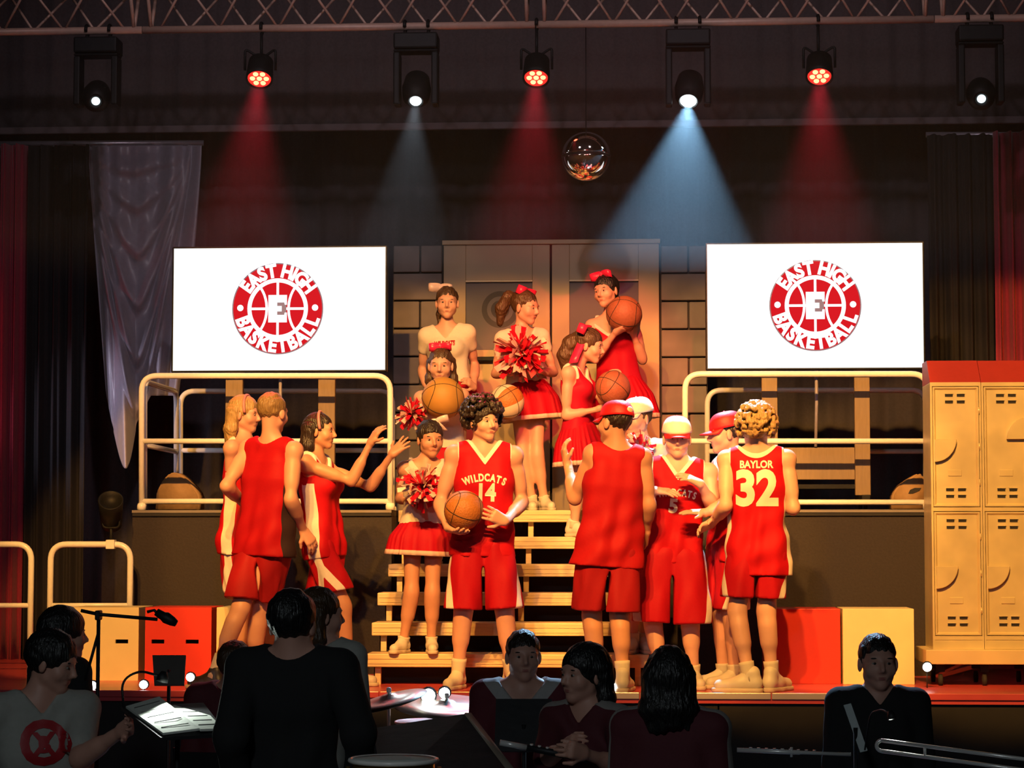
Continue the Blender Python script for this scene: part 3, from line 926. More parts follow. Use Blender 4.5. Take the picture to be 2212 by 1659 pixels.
def moving_head(label, px, py, to, power, col, lens_r, es, ang):
    p = P(px, py, YT - 0.05)
    t = thing('moving_head_lamp', label, 'stage light', (p[0], YT, zt0 - 0.03), 'white lamps on the truss')
    ax = (Vector(to) - Vector(p)).normalized()
    zb = zt0 - 0.06
    clamp(t, p[0] - 0.08, zb); clamp(t, p[0] + 0.08, zb)
    box('base', (p[0] - 0.15, YT - 0.10, zb - 0.11), (p[0] + 0.15, YT + 0.10, zb), m_blackmetal, t, 0.012)
    ctr = Vector((p[0], YT - 0.02, p[2] + 0.03))
    zy = zb - 0.13
    for s in (-1, 1):
        box('yoke_arm', (p[0] + s * 0.13 - 0.022, YT - 0.08, ctr.z - 0.06), (p[0] + s * 0.13 + 0.022, YT + 0.06, zy), m_blackmetal, t, 0.01)
    box('yoke_bridge', (p[0] - 0.152, YT - 0.08, zy), (p[0] + 0.152, YT + 0.06, zb - 0.111), m_blackmetal, t, 0.01)
    lathe('head_shell', [(0.05, -0.16), (0.085, -0.12), (0.10, -0.02), (0.09, 0.07), (0.06, 0.11), (lens_r + 0.012, 0.115), (lens_r + 0.010, 0.105)], m_blackmetal, t, tuple(Vector(p) - ax * 0.10), tuple(ax), 28)
    ml = M('white_lens_%d' % int(es * 10), (0.1, 0.1, 0.1), 0.2, var=0, bump=0, emit=(0.80, 0.95, 1.0), es=es)
    lathe('lens', [(lens_r, 0.0), (lens_r * 0.9, 0.008), (lens_r * 0.5, 0.014)], ml, t, tuple(Vector(p) + ax * 0.005), tuple(ax), 24)
    if power: spot('moving_head_beam', tuple(Vector(p) + ax * 0.03), to, power, col, ang, 0.25, 0.03)
    return t
moving_head('dim white lamp on the truss above the swagged drape', 207, 218, (P(207, 900, -4)[0], -6.0, 0.0), 0, (1, 1, 1), 0.030, 1.4, 20)
spot('added_curtain_fill', (-5.6, 0.6, 2.2), tuple(P(258, 930, 3.3)), 260, (0.86, 0.80, 1.0), 26, 0.9, 0.1)  # added off-view fill lamps brightening the grey drape and the red curtains
spot('added_curtain_fill', (-5.9, 1.6, 1.0), tuple(P(15, 800, 3.3)), 60, RED, 30, 0.8, 0.1)
spot('added_curtain_fill', (5.9, 1.4, 3.4), tuple(P(2190, 650, 3.3)), 40, RED, 30, 0.8, 0.1)
moving_head('white lamp with a short pale beam on the truss', 898, 217, (P(880, 900, 0.2)[0], -1.5, 0.4), 190, (0.75, 0.9, 1.0), 0.040, 6, 26)
moving_head('bright white lamp throwing a broad blue beam from the truss', 1487, 217, (P(1395, 900, 0.4)[0], -1.3, 0.4), 1700, (0.34, 0.68, 1.0), 0.055, 14, 40)
moving_head('dim white lamp on the truss above the lockers', 2120, 213, (P(2120, 900, -4)[0], -6.0, 0.0), 0, (1, 1, 1), 0.030, 1.41, 20)

# small lamp clamped on the low rail
p = P(240, 1110, 1.30)
t = thing('clamped_lamp', 'black spotlight clamped upright on the low rail', 'stage light', tuple(P(240, 1172, 1.31)))
tube('clamp_post', [P(240, 1185, 1.31), P(240, 1130, 1.31)], 0.012, m_blackmetal, t, 8)
box('clamp_jaw', tuple(P(228, 1186, 1.28)), tuple(P(252, 1166, 1.35)), m_chrome, t, 0.004)
lathe('can', [(0.045, -0.13), (0.07, -0.11), (0.078, 0.05), (0.085, 0.14), (0.075, 0.142), (0.07, 0.10)], m_blackmetal, t, tuple(p), (0.15, -0.75, 0.65), 24)
tube('yoke', rounded([P(222, 1100, 1.3), P(222, 1140, 1.3), P(258, 1140, 1.3), P(258, 1100, 1.3)], 0.03), 0.008, m_blackmetal, t, 8)

# ------------------------------------------------------------------ mirror ball
p = P(1266, 338, YT)
rb = 53 * np.linalg.norm(P(1267, 338, YT) - P(1266, 338, YT))
m_mirror = M('mirror', (0.82, 0.80, 0.80), 0.07, 1.0, var=0.05, scale=2, bump=0.01)
t = thing('mirror_ball', 'shiny mirror ball hanging under the truss', 'mirror ball', tuple(p))
prof = [(rb * math.sin(q), -rb * math.cos(q)) for q in np.linspace(0.02, math.pi / 2 - 0.035, 22)]
lathe('lower_shell', prof, m_mirror, t, tuple(p), seg=48)
prof = [(rb * math.sin(q), -rb * math.cos(q)) for q in np.linspace(math.pi / 2 + 0.035, math.pi - 0.02, 22)]
lathe('upper_shell', prof, m_mirror, t, tuple(p), seg=48)
lathe('seam_band', [(rb * 0.97, -0.012), (rb * 1.012, -0.006), (rb * 1.012, 0.006), (rb * 0.97, 0.012)], m_blackmetal, t, tuple(p), seg=48)
tube('hanging_wire', [(p[0], p[1], p[2] + rb * 0.98), (p[0], YT, zt0 - 0.02)], 0.004, m_blackmetal, t, 6)

# ================================================================== people
def nv(v):
    v = np.asarray(v, float); return v / (np.linalg.norm(v) + 1e-9)

SKIN = {}
def skin(name, col): return M('skin_' + name, col, 0.5, var=0.06, scale=25, bump=0.03)
m_skin_a = skin('light', (0.66, 0.34, 0.25))
m_skin_b = skin('tan', (0.56, 0.27, 0.17))
m_skin_c = skin('fair', (0.68, 0.38, 0.29))
m_eye = M('eye_white', (0.42, 0.38, 0.34), 0.25)
m_iris = M('eye_dark', (0.03, 0.02, 0.015), 0.2)
m_lip = M('lip', (0.42, 0.13, 0.11), 0.4)
HAIRC = {'brown': (0.07, 0.035, 0.016), 'dark': (0.022, 0.013, 0.009), 'blond': (0.42, 0.27, 0.11), 'sandy': (0.26, 0.16, 0.065), 'black': (0.010, 0.009, 0.009), 'grey': (0.16, 0.16, 0.15)}
def hair_mat(c): return M('hair_' + c, HAIRC[c], 0.42, var=0.45, scale=14, bump=0.5, fibre=(9, 9, 1.3))

m_jred = M('jersey_red', (0.46, 0.006, 0.014), 0.62, var=0.08, scale=60, bump=0.05, spec=0.12, pa=(0.80, 0.72, 0.66), pb=(0.80, 0.72, 0.66))
m_jplain = M('jersey_plain_red', (0.40, 0.008, 0.013), 0.62, var=0.08, scale=60, bump=0.05, spec=0.12, pb=(0.40, 0.008, 0.013))
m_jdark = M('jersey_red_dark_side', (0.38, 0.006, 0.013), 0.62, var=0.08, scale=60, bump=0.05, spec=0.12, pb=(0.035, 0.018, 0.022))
m_shorts = M('shorts_red', (0.40, 0.006, 0.016), 0.62, var=0.08, scale=60, bump=0.05, spec=0.12, pb=(0.78, 0.70, 0.64))
m_shplain = M('shorts_plain_red', (0.32, 0.010, 0.016), 0.62, var=0.08, scale=60, bump=0.05, spec=0.12, pb=(0.32, 0.010, 0.016))
m_top = M('cheer_top', (0.74, 0.64, 0.54), 0.6, var=0.06, scale=60, bump=0.05, spec=0.12, pa=(0.74, 0.64, 0.54), pb=(0.60, 0.03, 0.03))
m_topred = M('cheer_top_red', (0.40, 0.006, 0.024), 0.6, var=0.06, scale=60, bump=0.05, spec=0.12, pa=(0.74, 0.62, 0.54), pb=(0.56, 0.008, 0.03))
m_skirt_red = M('cheer_skirt', (0.42, 0.005, 0.018), 0.6, var=0.06, scale=60, bump=0.05, spec=0.12, pa=(0.72, 0.50, 0.44))
m_white_cloth = M('white_cloth', (0.78, 0.74, 0.68), 0.7, var=0.06, scale=60)
m_print = M('white_print', (0.80, 0.72, 0.62), 0.5, var=0.03)
m_print_red = M('red_print', (0.42, 0.012, 0.02), 0.5, var=0.03)
m_shoe_white = M('shoe_white', (0.66, 0.60, 0.50), 0.5, var=0.06)
m_shoe_black = M('shoe_black', (0.03, 0.025, 0.025), 0.45)
m_sole = M('shoe_sole', (0.60, 0.50, 0.38), 0.6)
m_sock = M('sock_white', (0.66, 0.58, 0.46), 0.8)
m_cap_red = M('cap_red', (0.70, 0.008, 0.012), 0.55, var=0.06, scale=60)
m_cap_white = M('cap_white', (0.80, 0.78, 0.66), 0.55, var=0.06, scale=60)
m_cap_trim = M('cap_trim', (0.80, 0.62, 0.45), 0.55)
m_bow = M('pink_bow', (0.75, 0.02, 0.09), 0.35, var=0.1, scale=40)
m_bow_w = M('pale_bow', (0.75, 0.55, 0.52), 0.35, var=0.1, scale=40)
m_band = M('pink_headband', (0.55, 0.22, 0.24), 0.5)

# ---- shoe built once, toe along -Y, heel at origin, sole at z=0
def shoe_mesh():
    A = np.eye(3)
    pr = [rc((0, 0.035, 0.045), (0, -0.05, 0.05), 0.036, 0.036, .03), rc((0, -0.05, 0.045), (-0.004, -0.155, 0.036), 0.036, 0.032, .03),
          rc((0, 0.03, 0.06), (0, 0.022, 0.105), 0.034, 0.036, .02), rc((0, -0.03, 0.06), (0, -0.006, 0.10), 0.034, 0.032, .02)]
    g = grid_around(pr, 0.0065)
    g.add(pr)
    X, Y, Z = g.coords()
    g.f = np.maximum(g.f, 0.018 - Z - 0 * X - 0 * Y).astype(np.float32)
    V, Q = clean(*g.mesh())
    up = np_mesh('shoe_upper', V, Q)
    pr = [rc((0, 0.038, 0.012), (0.0, -0.06, 0.012), 0.038, 0.038, .02), rc((0, -0.06, 0.012), (-0.004, -0.165, 0.012), 0.038, 0.036, .02)]
    g = grid_around(pr, 0.0065); g.add(pr)
    X, Y, Z = g.coords()
    g.f = np.maximum(np.maximum(g.f, -Z + 0 * X + 0 * Y), Z - 0.024 + 0 * X + 0 * Y).astype(np.float32)
    V, Q = clean(*g.mesh())
    return up, np_mesh('shoe_sole', V, Q)
UPPER, SOLE = shoe_mesh()
for me in (UPPER, SOLE): me.polygons.foreach_set('use_smooth', np.ones(len(me.polygons), dtype=bool))
SHOE_CACHE = {}
def put_shoe(parent, base, yaw, s, mat):
    if mat.name not in SHOE_CACHE:
        u = UPPER.copy(); u.materials.append(mat); k = SOLE.copy(); k.materials.append(m_sole)
        SHOE_CACHE[mat.name] = (u, k)
    u, k = SHOE_CACHE[mat.name]
    o = bpy.data.objects.new('shoe', u); COL.objects.link(o); o.parent = parent
    o.location = Vector(base) - parent.location
    o.rotation_euler = (0, 0, yaw); o.scale = (s, s, s)
    q = bpy.data.objects.new('sole', k); COL.objects.link(q); q.parent = o
    return o

def frame(yaw, pitch=0.0, roll=0.0):
    """rows right, forward, up; yaw 0 looks at the audience, 90 to the viewer's right"""
    y = R_(yaw)
    Rv = np.array([math.cos(y), math.sin(y), 0.0]); Fv = np.array([math.sin(y), -math.cos(y), 0.0]); U = np.array([0, 0, 1.0])
    p = R_(pitch)
    Fv, U = Fv * math.cos(p) + U * math.sin(p), U * math.cos(p) - Fv * math.sin(p)
    r = R_(roll)
    Rv, U = Rv * math.cos(r) + U * math.sin(r), U * math.cos(r) - Rv * math.sin(r)
    return Rv, Fv, U

def hand_prims(wr, hd, pn, s, curl, spread, thumb_side):
    """palm and five fingers; hd = hand direction, pn = palm normal (towards the palm side)"""
    hd = nv(hd); pn = nv(pn - hd * (pn @ hd)); lt = np.cross(hd, pn) * thumb_side      # lt points to the thumb side
    pr = []
    fl = [0.070, 0.079, 0.073, 0.058]
    fo = [0.030, 0.010, -0.011, -0.031]
    for i in range(4):
        kb = wr + s * (hd * (0.088 - 0.004 * abs(i - 1)) + lt * fo[i])
        pr.append(rc(wr + s * (hd * 0.012 + lt * fo[i] * 0.55), kb, 0.0165 * s, 0.0125 * s, 0.02))
    for i in range(4):
        kb = wr + s * (hd * (0.088 - 0.004 * abs(i - 1)) + lt * fo[i])
        sp = spread * (1.5 - i) * 0.16
        d0 = nv(hd * math.cos(sp) + lt * math.sin(sp))
        a = kb
        L = fl[i] * s
        for seg, (frac, ca) in enumerate(((0.48, 0.75), (0.30, 1.75), (0.24, 2.35))):
            an = curl * ca
            d = d0 * math.cos(an) + pn * math.sin(an)
            b = a + d * L * frac
            pr.append(rc(a, b, (0.0098 - 0.0008 * seg) * s, (0.0092 - 0.0010 * seg) * s, 0.004))
            a = b
    tb = wr + s * (hd * 0.028 + lt * 0.024)
    d1 = nv(hd * 0.62 + lt * (0.75 + 0.3 * spread) + pn * (0.25 + 0.5 * curl))
    t1 = tb + d1 * 0.042 * s
    d2 = nv(hd * 0.8 + lt * (0.35 + 0.3 * spread - 0.4 * curl) + pn * (0.2 + 0.7 * curl))
    t2 = t1 + d2 * 0.036 * s
    pr += [rc(tb, t1, 0.0150 * s, 0.0120 * s, 0.010), rc(t1, t2, 0.0115 * s, 0.0085 * s, 0.004)]
    return pr

def head_prims(c, fr, s):
    r, f, u = fr
    A = np.array([r, f, u])
    p = lambda a, b, d: c + s * (r * a + f * b + u * d)
    pr = [el(p(0, -0.012, 0.034), A, np.array([0.076, 0.096, 0.086]) * s, .03),
          el(p(0, 0.030, -0.018), A, np.array([0.064, 0.068, 0.078]) * s, .03),
          rc(p(0, 0.030, -0.060), p(0, 0.066, -0.094), 0.040 * s, 0.020 * s, .025),
          rc(p(-0.040, 0.012, -0.056), p(-0.010, 0.064, -0.090), 0.026 * s, 0.017 * s, .02),
          rc(p(0.040, 0.012, -0.056), p(0.010, 0.064, -0.090), 0.026 * s, 0.017 * s, .02),
          rc(p(-0.036, 0.072, 0.022), p(0.036, 0.072, 0.022), 0.017 * s, 0.017 * s, .018),
          sub(el(p(-0.031, 0.106, 0.002), A, np.array([0.020, 0.020, 0.012]) * s, .012)),
          sub(el(p(0.031, 0.106, 0.002), A, np.array([0.020, 0.020, 0.012]) * s, .012)),
          rc(p(-0.042, 0.058, -0.030), p(-0.030, 0.066, -0.034), 0.026 * s, 0.022 * s, .02),
          rc(p(0.042, 0.058, -0.030), p(0.030, 0.066, -0.034), 0.026 * s, 0.022 * s, .02),
          rc(p(0, 0.088, 0.014), p(0, 0.112, -0.026), 0.0085 * s, 0.0115 * s, .010),
          rc(p(-0.010, 0.098, -0.034), p(0.010, 0.098, -0.034), 0.0085 * s, 0.0085 * s, .008),
          rc(p(-0.018, 0.083, -0.062), p(0.018, 0.083, -0.062), 0.009 * s, 0.009 * s, .012)]
    for q in (-1, 1):
        pr.append(el(p(q * 0.078, -0.006, -0.008), np.array([nv(r + 0.35 * q * -f), nv(f + 0.35 * q * r), u]), np.array([0.010, 0.020, 0.033]) * s, .006))
    return pr

def ico(c, r, fr=None, rad=None, sub=2):
    bm = bmesh.new(); bmesh.ops.create_icosphere(bm, subdivisions=sub, radius=1.0)
    V = np.array([v.co[:] for v in bm.verts]); Fc = [[v.index for v in f.verts] for f in bm.faces]; bm.free()
    if fr is not None: V = (V * np.asarray(rad)) @ np.array(fr)
    else: V = V * r
    return V + np.asarray(c), Fc

class Person:
    def __init__(self, label, Y, h, yaw, neck, hip, head, hyaw=None, hpitch=0.0, hroll=0.0, arms=None, legs=None, female=False,
                 sk=None, floor=0.0, category='person', group=None, hs=1.0, dn=0.0, seated=False, blen=1.0, name='person', wide=1.0):
        self.s = s = h / 1.75
        self.Y = Y; self.yaw = yaw; self.female = female; self.sk = sk or m_skin_a; self.floor = floor
        hyaw = yaw if hyaw is None else hyaw
        self.hip = P(hip[0], hip[1], Y); self.neck = P(neck[0], neck[1], Y + dn)
        self.head = P(head[0], head[1], Y + dn + (head[2] if len(head) > 2 else 0.0))
        Rv, Fv, _ = frame(yaw)
        U = nv(self.neck - self.hip)
        Fv = nv(Fv - U * (Fv @ U)); Rv = np.cross(U, -Fv) * 1.0
        if Rv @ frame(yaw)[0] < 0: Rv = -Rv
        self.R, self.F, self.U = Rv, Fv, U
        self.T = np.linalg.norm(self.neck - self.hip)
        self.fr = frame(hyaw, hpitch, hroll); self.hs = hs * (0.95 if female else 1.0) * (0.5 + 0.5 * s)
        sw = (0.160 if female else 0.182) * s * wide
        self.sw = sw; self.wide = wide
        flip = abs(yaw) > 90
        self.sh, self.elb, self.wri, self.hands = [], [], [], []
        arms = arms or [None, None]
        for i, a in enumerate(arms):                       # 0 = viewer's left, 1 = viewer's right
            sg = (-1 if i == 0 else 1) * (-1 if flip else 1)
            shp = self.neck - U * 0.045 * s + Rv * sg * sw
            if a and 'sh' in a: shp = P(a['sh'][0], a['sh'][1], Y + (a['sh'][2] if len(a['sh']) > 2 else 0))
            La, Lf = 0.300 * s, 0.255 * s
            if a is None:
                e = shp + np.array([0.03 * (1 if i else -1), 0, -La]); wq = e + Fv * 0.05 + np.array([0, 0, -Lf]); a = {}
            else:
                e3 = a['e'][2] if len(a['e']) > 2 else 'n'
                e = on_sphere(a['e'][0], a['e'][1], shp, La, e3 == 'f') if isinstance(e3, str) else P(a['e'][0], a['e'][1], Y + e3)
                w3 = a['w'][2] if len(a['w']) > 2 else 'n'
                wq = on_sphere(a['w'][0], a['w'][1], e, Lf, w3 == 'f') if isinstance(w3, str) else P(a['w'][0], a['w'][1], Y + w3)
            hd = nv(wq - e)
            if 'h' in a:
                hp = on_sphere(a['h'][0], a['h'][1], wq, 0.10 * s, (a['h'][2] if len(a['h']) > 2 else 'n') == 'f')
                hd = nv(hp - wq)
            pn = np.asarray(a.get('pn', -Rv * sg), float)
            self.sh.append(shp); self.elb.append(e); self.wri.append(wq)
            self.hands.append((hd, pn, a.get('curl', 0.35), a.get('spread', 0.2), a.get('thumb', 1) ))
        self.legs = []
        for i in range(2):
            sg = (-1 if i == 0 else 1) * (-1 if flip else 1)
            hj = self.hip + Rv * sg * 0.078 * s
            l = (legs or [None, None])[i]
            if l is None:
                k = hj + np.array([0, -0.02, -(hj[2] - floor) * 0.47]); a = np.array([k[0], k[1] + 0.02, floor + 0.085 * s]); fy = yaw
            elif l == 'sit':
                k = hj + Fv * 0.42 * s + Rv * sg * 0.05; a = np.array([k[0], k[1], floor + 0.085 * s]) ; fy = yaw
            else:
                k3 = l['k'][2] if len(l['k']) > 2 else 0.0; a3 = l['a'][2] if len(l['a']) > 2 else 0.0
                k = P(l['k'][0], l['k'][1], Y + k3); a = P(l['a'][0], l['a'][1], Y + a3); fy = l.get('fy', yaw)
                if 'z' not in l: a[2] = max(a[2], floor + 0.075 * s); a[2] = floor + 0.085 * s
            self.legs.append((hj, k, a, fy))
        base = (self.hip[0], self.hip[1], floor)
        self.root = thing(name, label, category, base, group)

    # ---------------------------------------------------------------- skin
    def torso_prims(self):
        s, hip, R, F, U, T = self.s, self.hip, self.R, self.F, self.U, self.T
        q = lambda a, f, u: hip + s * (R * a + F * f) + U * (u * T)
        fem = self.female
        wd = self.wide
        pw, ww, cw = (0.076 * wd, 0.042 * wd, 0.056 * wd) if fem else (0.068 * wd, 0.052 * wd, 0.072 * wd)
        pr = [rc(q(-pw, -0.01, 0.03), q(pw, -0.01, 0.03), 0.090 * s, 0.090 * s, .05),
              rc(q(-ww, 0.0, 0.34), q(ww, 0.0, 0.34), 0.080 * s, 0.080 * s, .08),
              rc(q(-cw, 0.004, 0.66), q(cw, 0.004, 0.66), (0.086 if fem else 0.097) * s, (0.086 if fem else 0.097) * s, .08),
              rc(q(-cw * 1.1, -0.004, 0.82), q(cw * 1.1, -0.004, 0.82), 0.074 * s, 0.074 * s, .05)]
        if fem:
            for g in (-1, 1): pr.append(el(q(g * 0.062, 0.088, 0.68), np.array([R, F, U]), np.array([0.056, 0.05, 0.055]) * s, .04))
        nk = self.neck
        for i in range(2):
            pr.append(rc(nk - U * 0.02 * s, self.sh[i] + U * 0.012 * s, 0.050 * s, 0.047 * s, .045))
            pr.append(rc(nk + U * 0.045 * s, (self.sh[i] + nk) / 2 + U * 0.015, 0.030 * s, 0.030 * s, .045))
        return pr
    def body_prims(self):
        s, fem = self.s, self.female
        pr = self.torso_prims()
        r, f, u = self.fr
        base = self.head - u * 0.055 * self.hs - f * 0.022 * self.hs
        pr.append(rc(self.neck - self.U * 0.02, base, (0.047 if fem else 0.055) * s, (0.044 if fem else 0.051) * s, .035))
        pr += head_prims(self.head, self.fr, self.hs)
        am = 0.84 if fem else 1.0
        self.fine = [(self.head - 0.15 * self.hs, self.head + 0.15 * self.hs)]
        for i in range(2):
            S, E, W = self.sh[i], self.elb[i], self.wri[i]
            pr += [el(S, np.eye(3), np.array([0.054] * 3) * s * am, .04),
                   rc(S, E, 0.045 * s * am, 0.035 * s * am, .03),
                   rc(S + (E - S) * 0.35, S + (E - S) * 0.65, 0.045 * s * am, 0.041 * s * am, .03),
                   rc(E, W, 0.038 * s * am, 0.026 * s * am, .025),
                   rc(E + (W - E) * 0.15, E + (W - E) * 0.45, 0.042 * s * am, 0.036 * s * am, .03)]
            hd, pn, curl, spread, th = self.hands[i]
            pr += hand_prims(W, hd, pn, s * (0.92 if fem else 1.0), curl, spread, th)
            c = W + hd * 0.095 * s
            self.fine.append((c - 0.125 * s, c + 0.125 * s))
        lm = 0.94 if fem else 1.0
        for hj, k, a, fy in self.legs:
            kd = nv(k - hj); ad = nv(a - k)
            back = nv(np.cross(np.cross(ad, self.F), ad)) * -1
            pr += [rc(hj, k, 0.080 * s * lm, 0.052 * s * lm, .03),
                   rc(k - kd * 0.03, k + ad * 0.03, 0.055 * s * lm, 0.051 * s * lm, .02),
                   rc(k, a, 0.050 * s * lm, 0.034 * s * lm, .03),
                   rc(k + (a - k) * 0.22 + back * 0.016 * s, k + (a - k) * 0.45 + back * 0.014 * s, 0.050 * s * lm, 0.046 * s * lm, .04)]
            d = R_(fy); fw = np.array([math.sin(d), -math.cos(d), 0])
            pr.append(rc(a, a + fw * 0.10 * s - np.array([0, 0, 0.045 * s]), 0.034 * s, 0.026 * s, .02))
        return pr
    def build_body(self, res=0.0125, fres=0.0055, hair='brown', brows=True):
        pr = self.body_prims()
        g = grid_around(pr, res); g.add(pr)
        V, Q = g.mesh()
        cen = V[Q].mean(1)
        keep = np.ones(len(Q), bool)
        for lo, hi in self.fine:
            m = res * 1.1
            keep &= ~((cen > lo + m) & (cen < hi - m)).all(1)
        V, Q = clean(V, Q[keep])
        Vs, Qs = [V], [Q]; n = len(V)
        for lo, hi in self.fine:
            g2 = Grid(lo, hi, fres); g2.add(pr)
            v, q = g2.mesh()
            if len(q): v, q = clean(v, q); Vs.append(v); Qs.append(q + n); n += len(v)
        V = np.concatenate(Vs); Q = np.concatenate(Qs)
        faces = Q
        nq = len(Q)
        me = bpy.data.meshes.new('body')
        # eyes, lips and brows are islands of the same mesh with their own colours
        ex_v, ex_f, ex_m = [], [], []
        r, f, u = self.fr; hs = self.hs
        p = lambda a, b, d: self.head + hs * (r * a + f * b + u * d)
        def isl(c, rad, mi, sub=1):
            v, fc = ico(c, 1, (r, f, u), np.array(rad) * hs, sub)
            o = n + sum(len(x) for x in ex_v)
            ex_v.append(v); ex_f.extend([[o + i for i in t] for t in fc]); ex_m.extend([mi] * len(fc))
        for q in (-1, 1):
            isl(p(q * 0.031, 0.0815, 0.002), (0.0120, 0.0100, 0.0058), 1, 2)
            isl(p(q * 0.031, 0.0905, 0.002), (0.0062, 0.003, 0.0055), 2, 2)
            isl(p(q * 0.032, 0.0890, 0.0235), (0.018, 0.0045, 0.0036), 3, 2)
        isl(p(0, 0.0905, -0.0600), (0.0195, 0.0045, 0.0036), 4, 2)
        isl(p(0, 0.0900, -0.0665), (0.0165, 0.0050, 0.0042), 4, 2)
        allv = np.concatenate([V] + ex_v)
        tri = np.array(ex_f, dtype=np.int32)
        loops = np.concatenate([Q.ravel().astype(np.int32), tri.ravel()])
        starts = np.concatenate([np.arange(0, nq * 4, 4), nq * 4 + np.arange(0, tri.size, 3)]).astype(np.int32)
        me.vertices.add(len(allv)); me.vertices.foreach_set('co', allv.astype(np.float32).ravel())
        me.loops.add(len(loops)); me.loops.foreach_set('vertex_index', loops)
        me.polygons.add(len(starts)); me.polygons.foreach_set('loop_start', starts)
        mi = np.zeros(len(starts), dtype=np.int32); mi[nq:] = ex_m
        me.polygons.foreach_set('material_index', mi)
        me.update(calc_edges=True)
        add_obj('body', me, [self.sk, m_eye, m_iris, hair_mat(hair), m_lip], self.root, True)
        return self

    # ---------------------------------------------------------------- clothes
    def local(self, X, Y, Z):
        d = (X - self.hip[0], Y - self.hip[1], Z - self.hip[2])
        dot = lambda a: d[0] * a[0] + d[1] * a[1] + d[2] * a[2]
        return dot(self.R), dot(self.F), dot(self.U)

    def jersey(self, mat, hem=-0.13, wa=None, vneck=0.40, back_neck=None, vslope=1.25, inflate=0.016, flare=0.0, res=0.0095, name='jersey', trim=True,
               side=0.0, sleeve=0.0, fold=1.0, seed=1.0, loose=0.02, trimw=0.024):
        s, T = self.s, self.T
        fem = self.female
        pr = self.torso_prims()
        if sleeve > 0:
            am = 0.84 if fem else 1.0
            for i in range(2):
                S, E, W = self.sh[i], self.elb[i], self.wri[i]
                pr.append(rc(S, S + (E - S) * min(sleeve, 1.0), 0.058 * s * am, 0.048 * s * am, .03))
                if sleeve > 1: pr.append(rc(E, E + (W - E) * (sleeve - 1) , 0.046 * s * am, 0.036 * s * am, .03))
        hemp = self.hip + self.U * hem
        pr2 = [rc(hemp - self.R * 0.12, hemp + self.R * 0.12, 0.16, 0.16, .02)]
        g = grid_around(pr + pr2, res, inflate)
        g.add(pr, inflate)
        X, Y, Z = g.coords()
        lat, fwd, up = self.local(X, Y, Z)
        # the hanging part below the chest
        tab_u = np.array([hem - 0.1, hem, 0.05 * T, 0.35 * T, 0.66 * T, 0.80 * T])
        aw = (0.060 if fem else 0.074) * self.wide
        tab_a = np.array([aw + 0.012 + flare, aw + 0.012 + flare, aw + 0.004, aw - 0.008, aw - 0.004, aw - 0.01]) * s
        tab_r = np.array([0.104 + loose * 0.7, 0.104 + loose * 0.7, 0.104 + loose * 0.7, 0.092 + loose * 0.7, 0.098 + loose * 0.5, 0.082 + loose * 0.3]) * s
        a = np.interp(up, tab_u, tab_a); r = np.interp(up, tab_u, tab_r)
        dl = np.sqrt(np.maximum(np.abs(lat) - a, 0) ** 2 + (fwd * 1.08) ** 2) - r
        dl = np.maximum(dl, up - 0.80 * T)
        k = 0.03
        hmix = np.maximum(k - np.abs(g.f - dl), 0) / k
        f = np.minimum(g.f, dl) - hmix * hmix * k * 0.25
        if fold:
            fade = np.clip((0.75 * T - up) / (0.5 * T), 0.15, 1.0)
            ang = np.arctan2(fwd, lat)
            f = f + fold * fade * (0.0065 * np.sin(ang * 7 + 9 * up + seed) + 0.006 * lump(lat * 1.0, fwd * 1.0, up * 0.5, 26, seed) + 0.004 * np.sin(up * 38 + lat * 22 + seed * 2))
        f = np.maximum(f, hem - up)
        if wa is None: wa = 0.132 if fem else 0.166
        wa = wa * s
        au = T * 0.93 - 0.015 * s
        cut_arm = np.abs(lat) - (wa + np.maximum(0, au - up) ** 2 * 5.0 - 0.02 * np.clip((au - up) / 0.06, 0, 1) * np.clip((0.12 - (au - up)) / 0.06, 0, 1))
        if sleeve == 0: f = np.maximum(f, cut_arm)
        vf = vneck * T / 0.55 if vneck < 1 else vneck
        vb = (0.545 * T / 0.55) if back_neck is None else back_neck
        def neckline(la_, fo_, up_):
            fr_ = np.clip((fo_ + 0.02) / 0.05, 0, 1)
            v_ = (up_ - (vf + np.abs(la_) * vslope)) / np.sqrt(1 + vslope ** 2)
            b_ = (up_ - (vb + la_ * la_ * 5.0)) * 0.8
            return v_ * fr_ + b_ * (1 - fr_)
        cut_neck = neckline(lat, fwd, up)
        f = np.maximum(f, cut_neck)
        g.f = f.astype(np.float32)
        V, Q = clean(*g.mesh())
        me = np_mesh(name, V, Q)
        la, fo, u = self.local(V[:, 0], V[:, 1], V[:, 2])
        cn = neckline(la, fo, u)
        pa = cn + (trimw * s if trim else -9)
        ca = np.abs(la) - (wa + np.maximum(0, au - u) ** 2 * 5.0)
        if trim and sleeve == 0: pa = np.maximum(pa, np.where(u > au - 0.10, ca + 0.010, -1))
        me.attributes.new('pa', 'FLOAT', 'POINT').data.foreach_set('value', pa.astype(np.float32))
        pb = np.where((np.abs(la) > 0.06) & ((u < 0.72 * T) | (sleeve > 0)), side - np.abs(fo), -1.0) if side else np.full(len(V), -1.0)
        me.attributes.new('pb', 'FLOAT', 'POINT').data.foreach_set('value', pb.astype(np.float32))
        self.jer = add_obj(name, me, mat, self.root, True)
        self.jbvh = BVHTree.FromPolygons([Vector(v) for v in V], [list(map(int, q)) for q in Q])
        return self

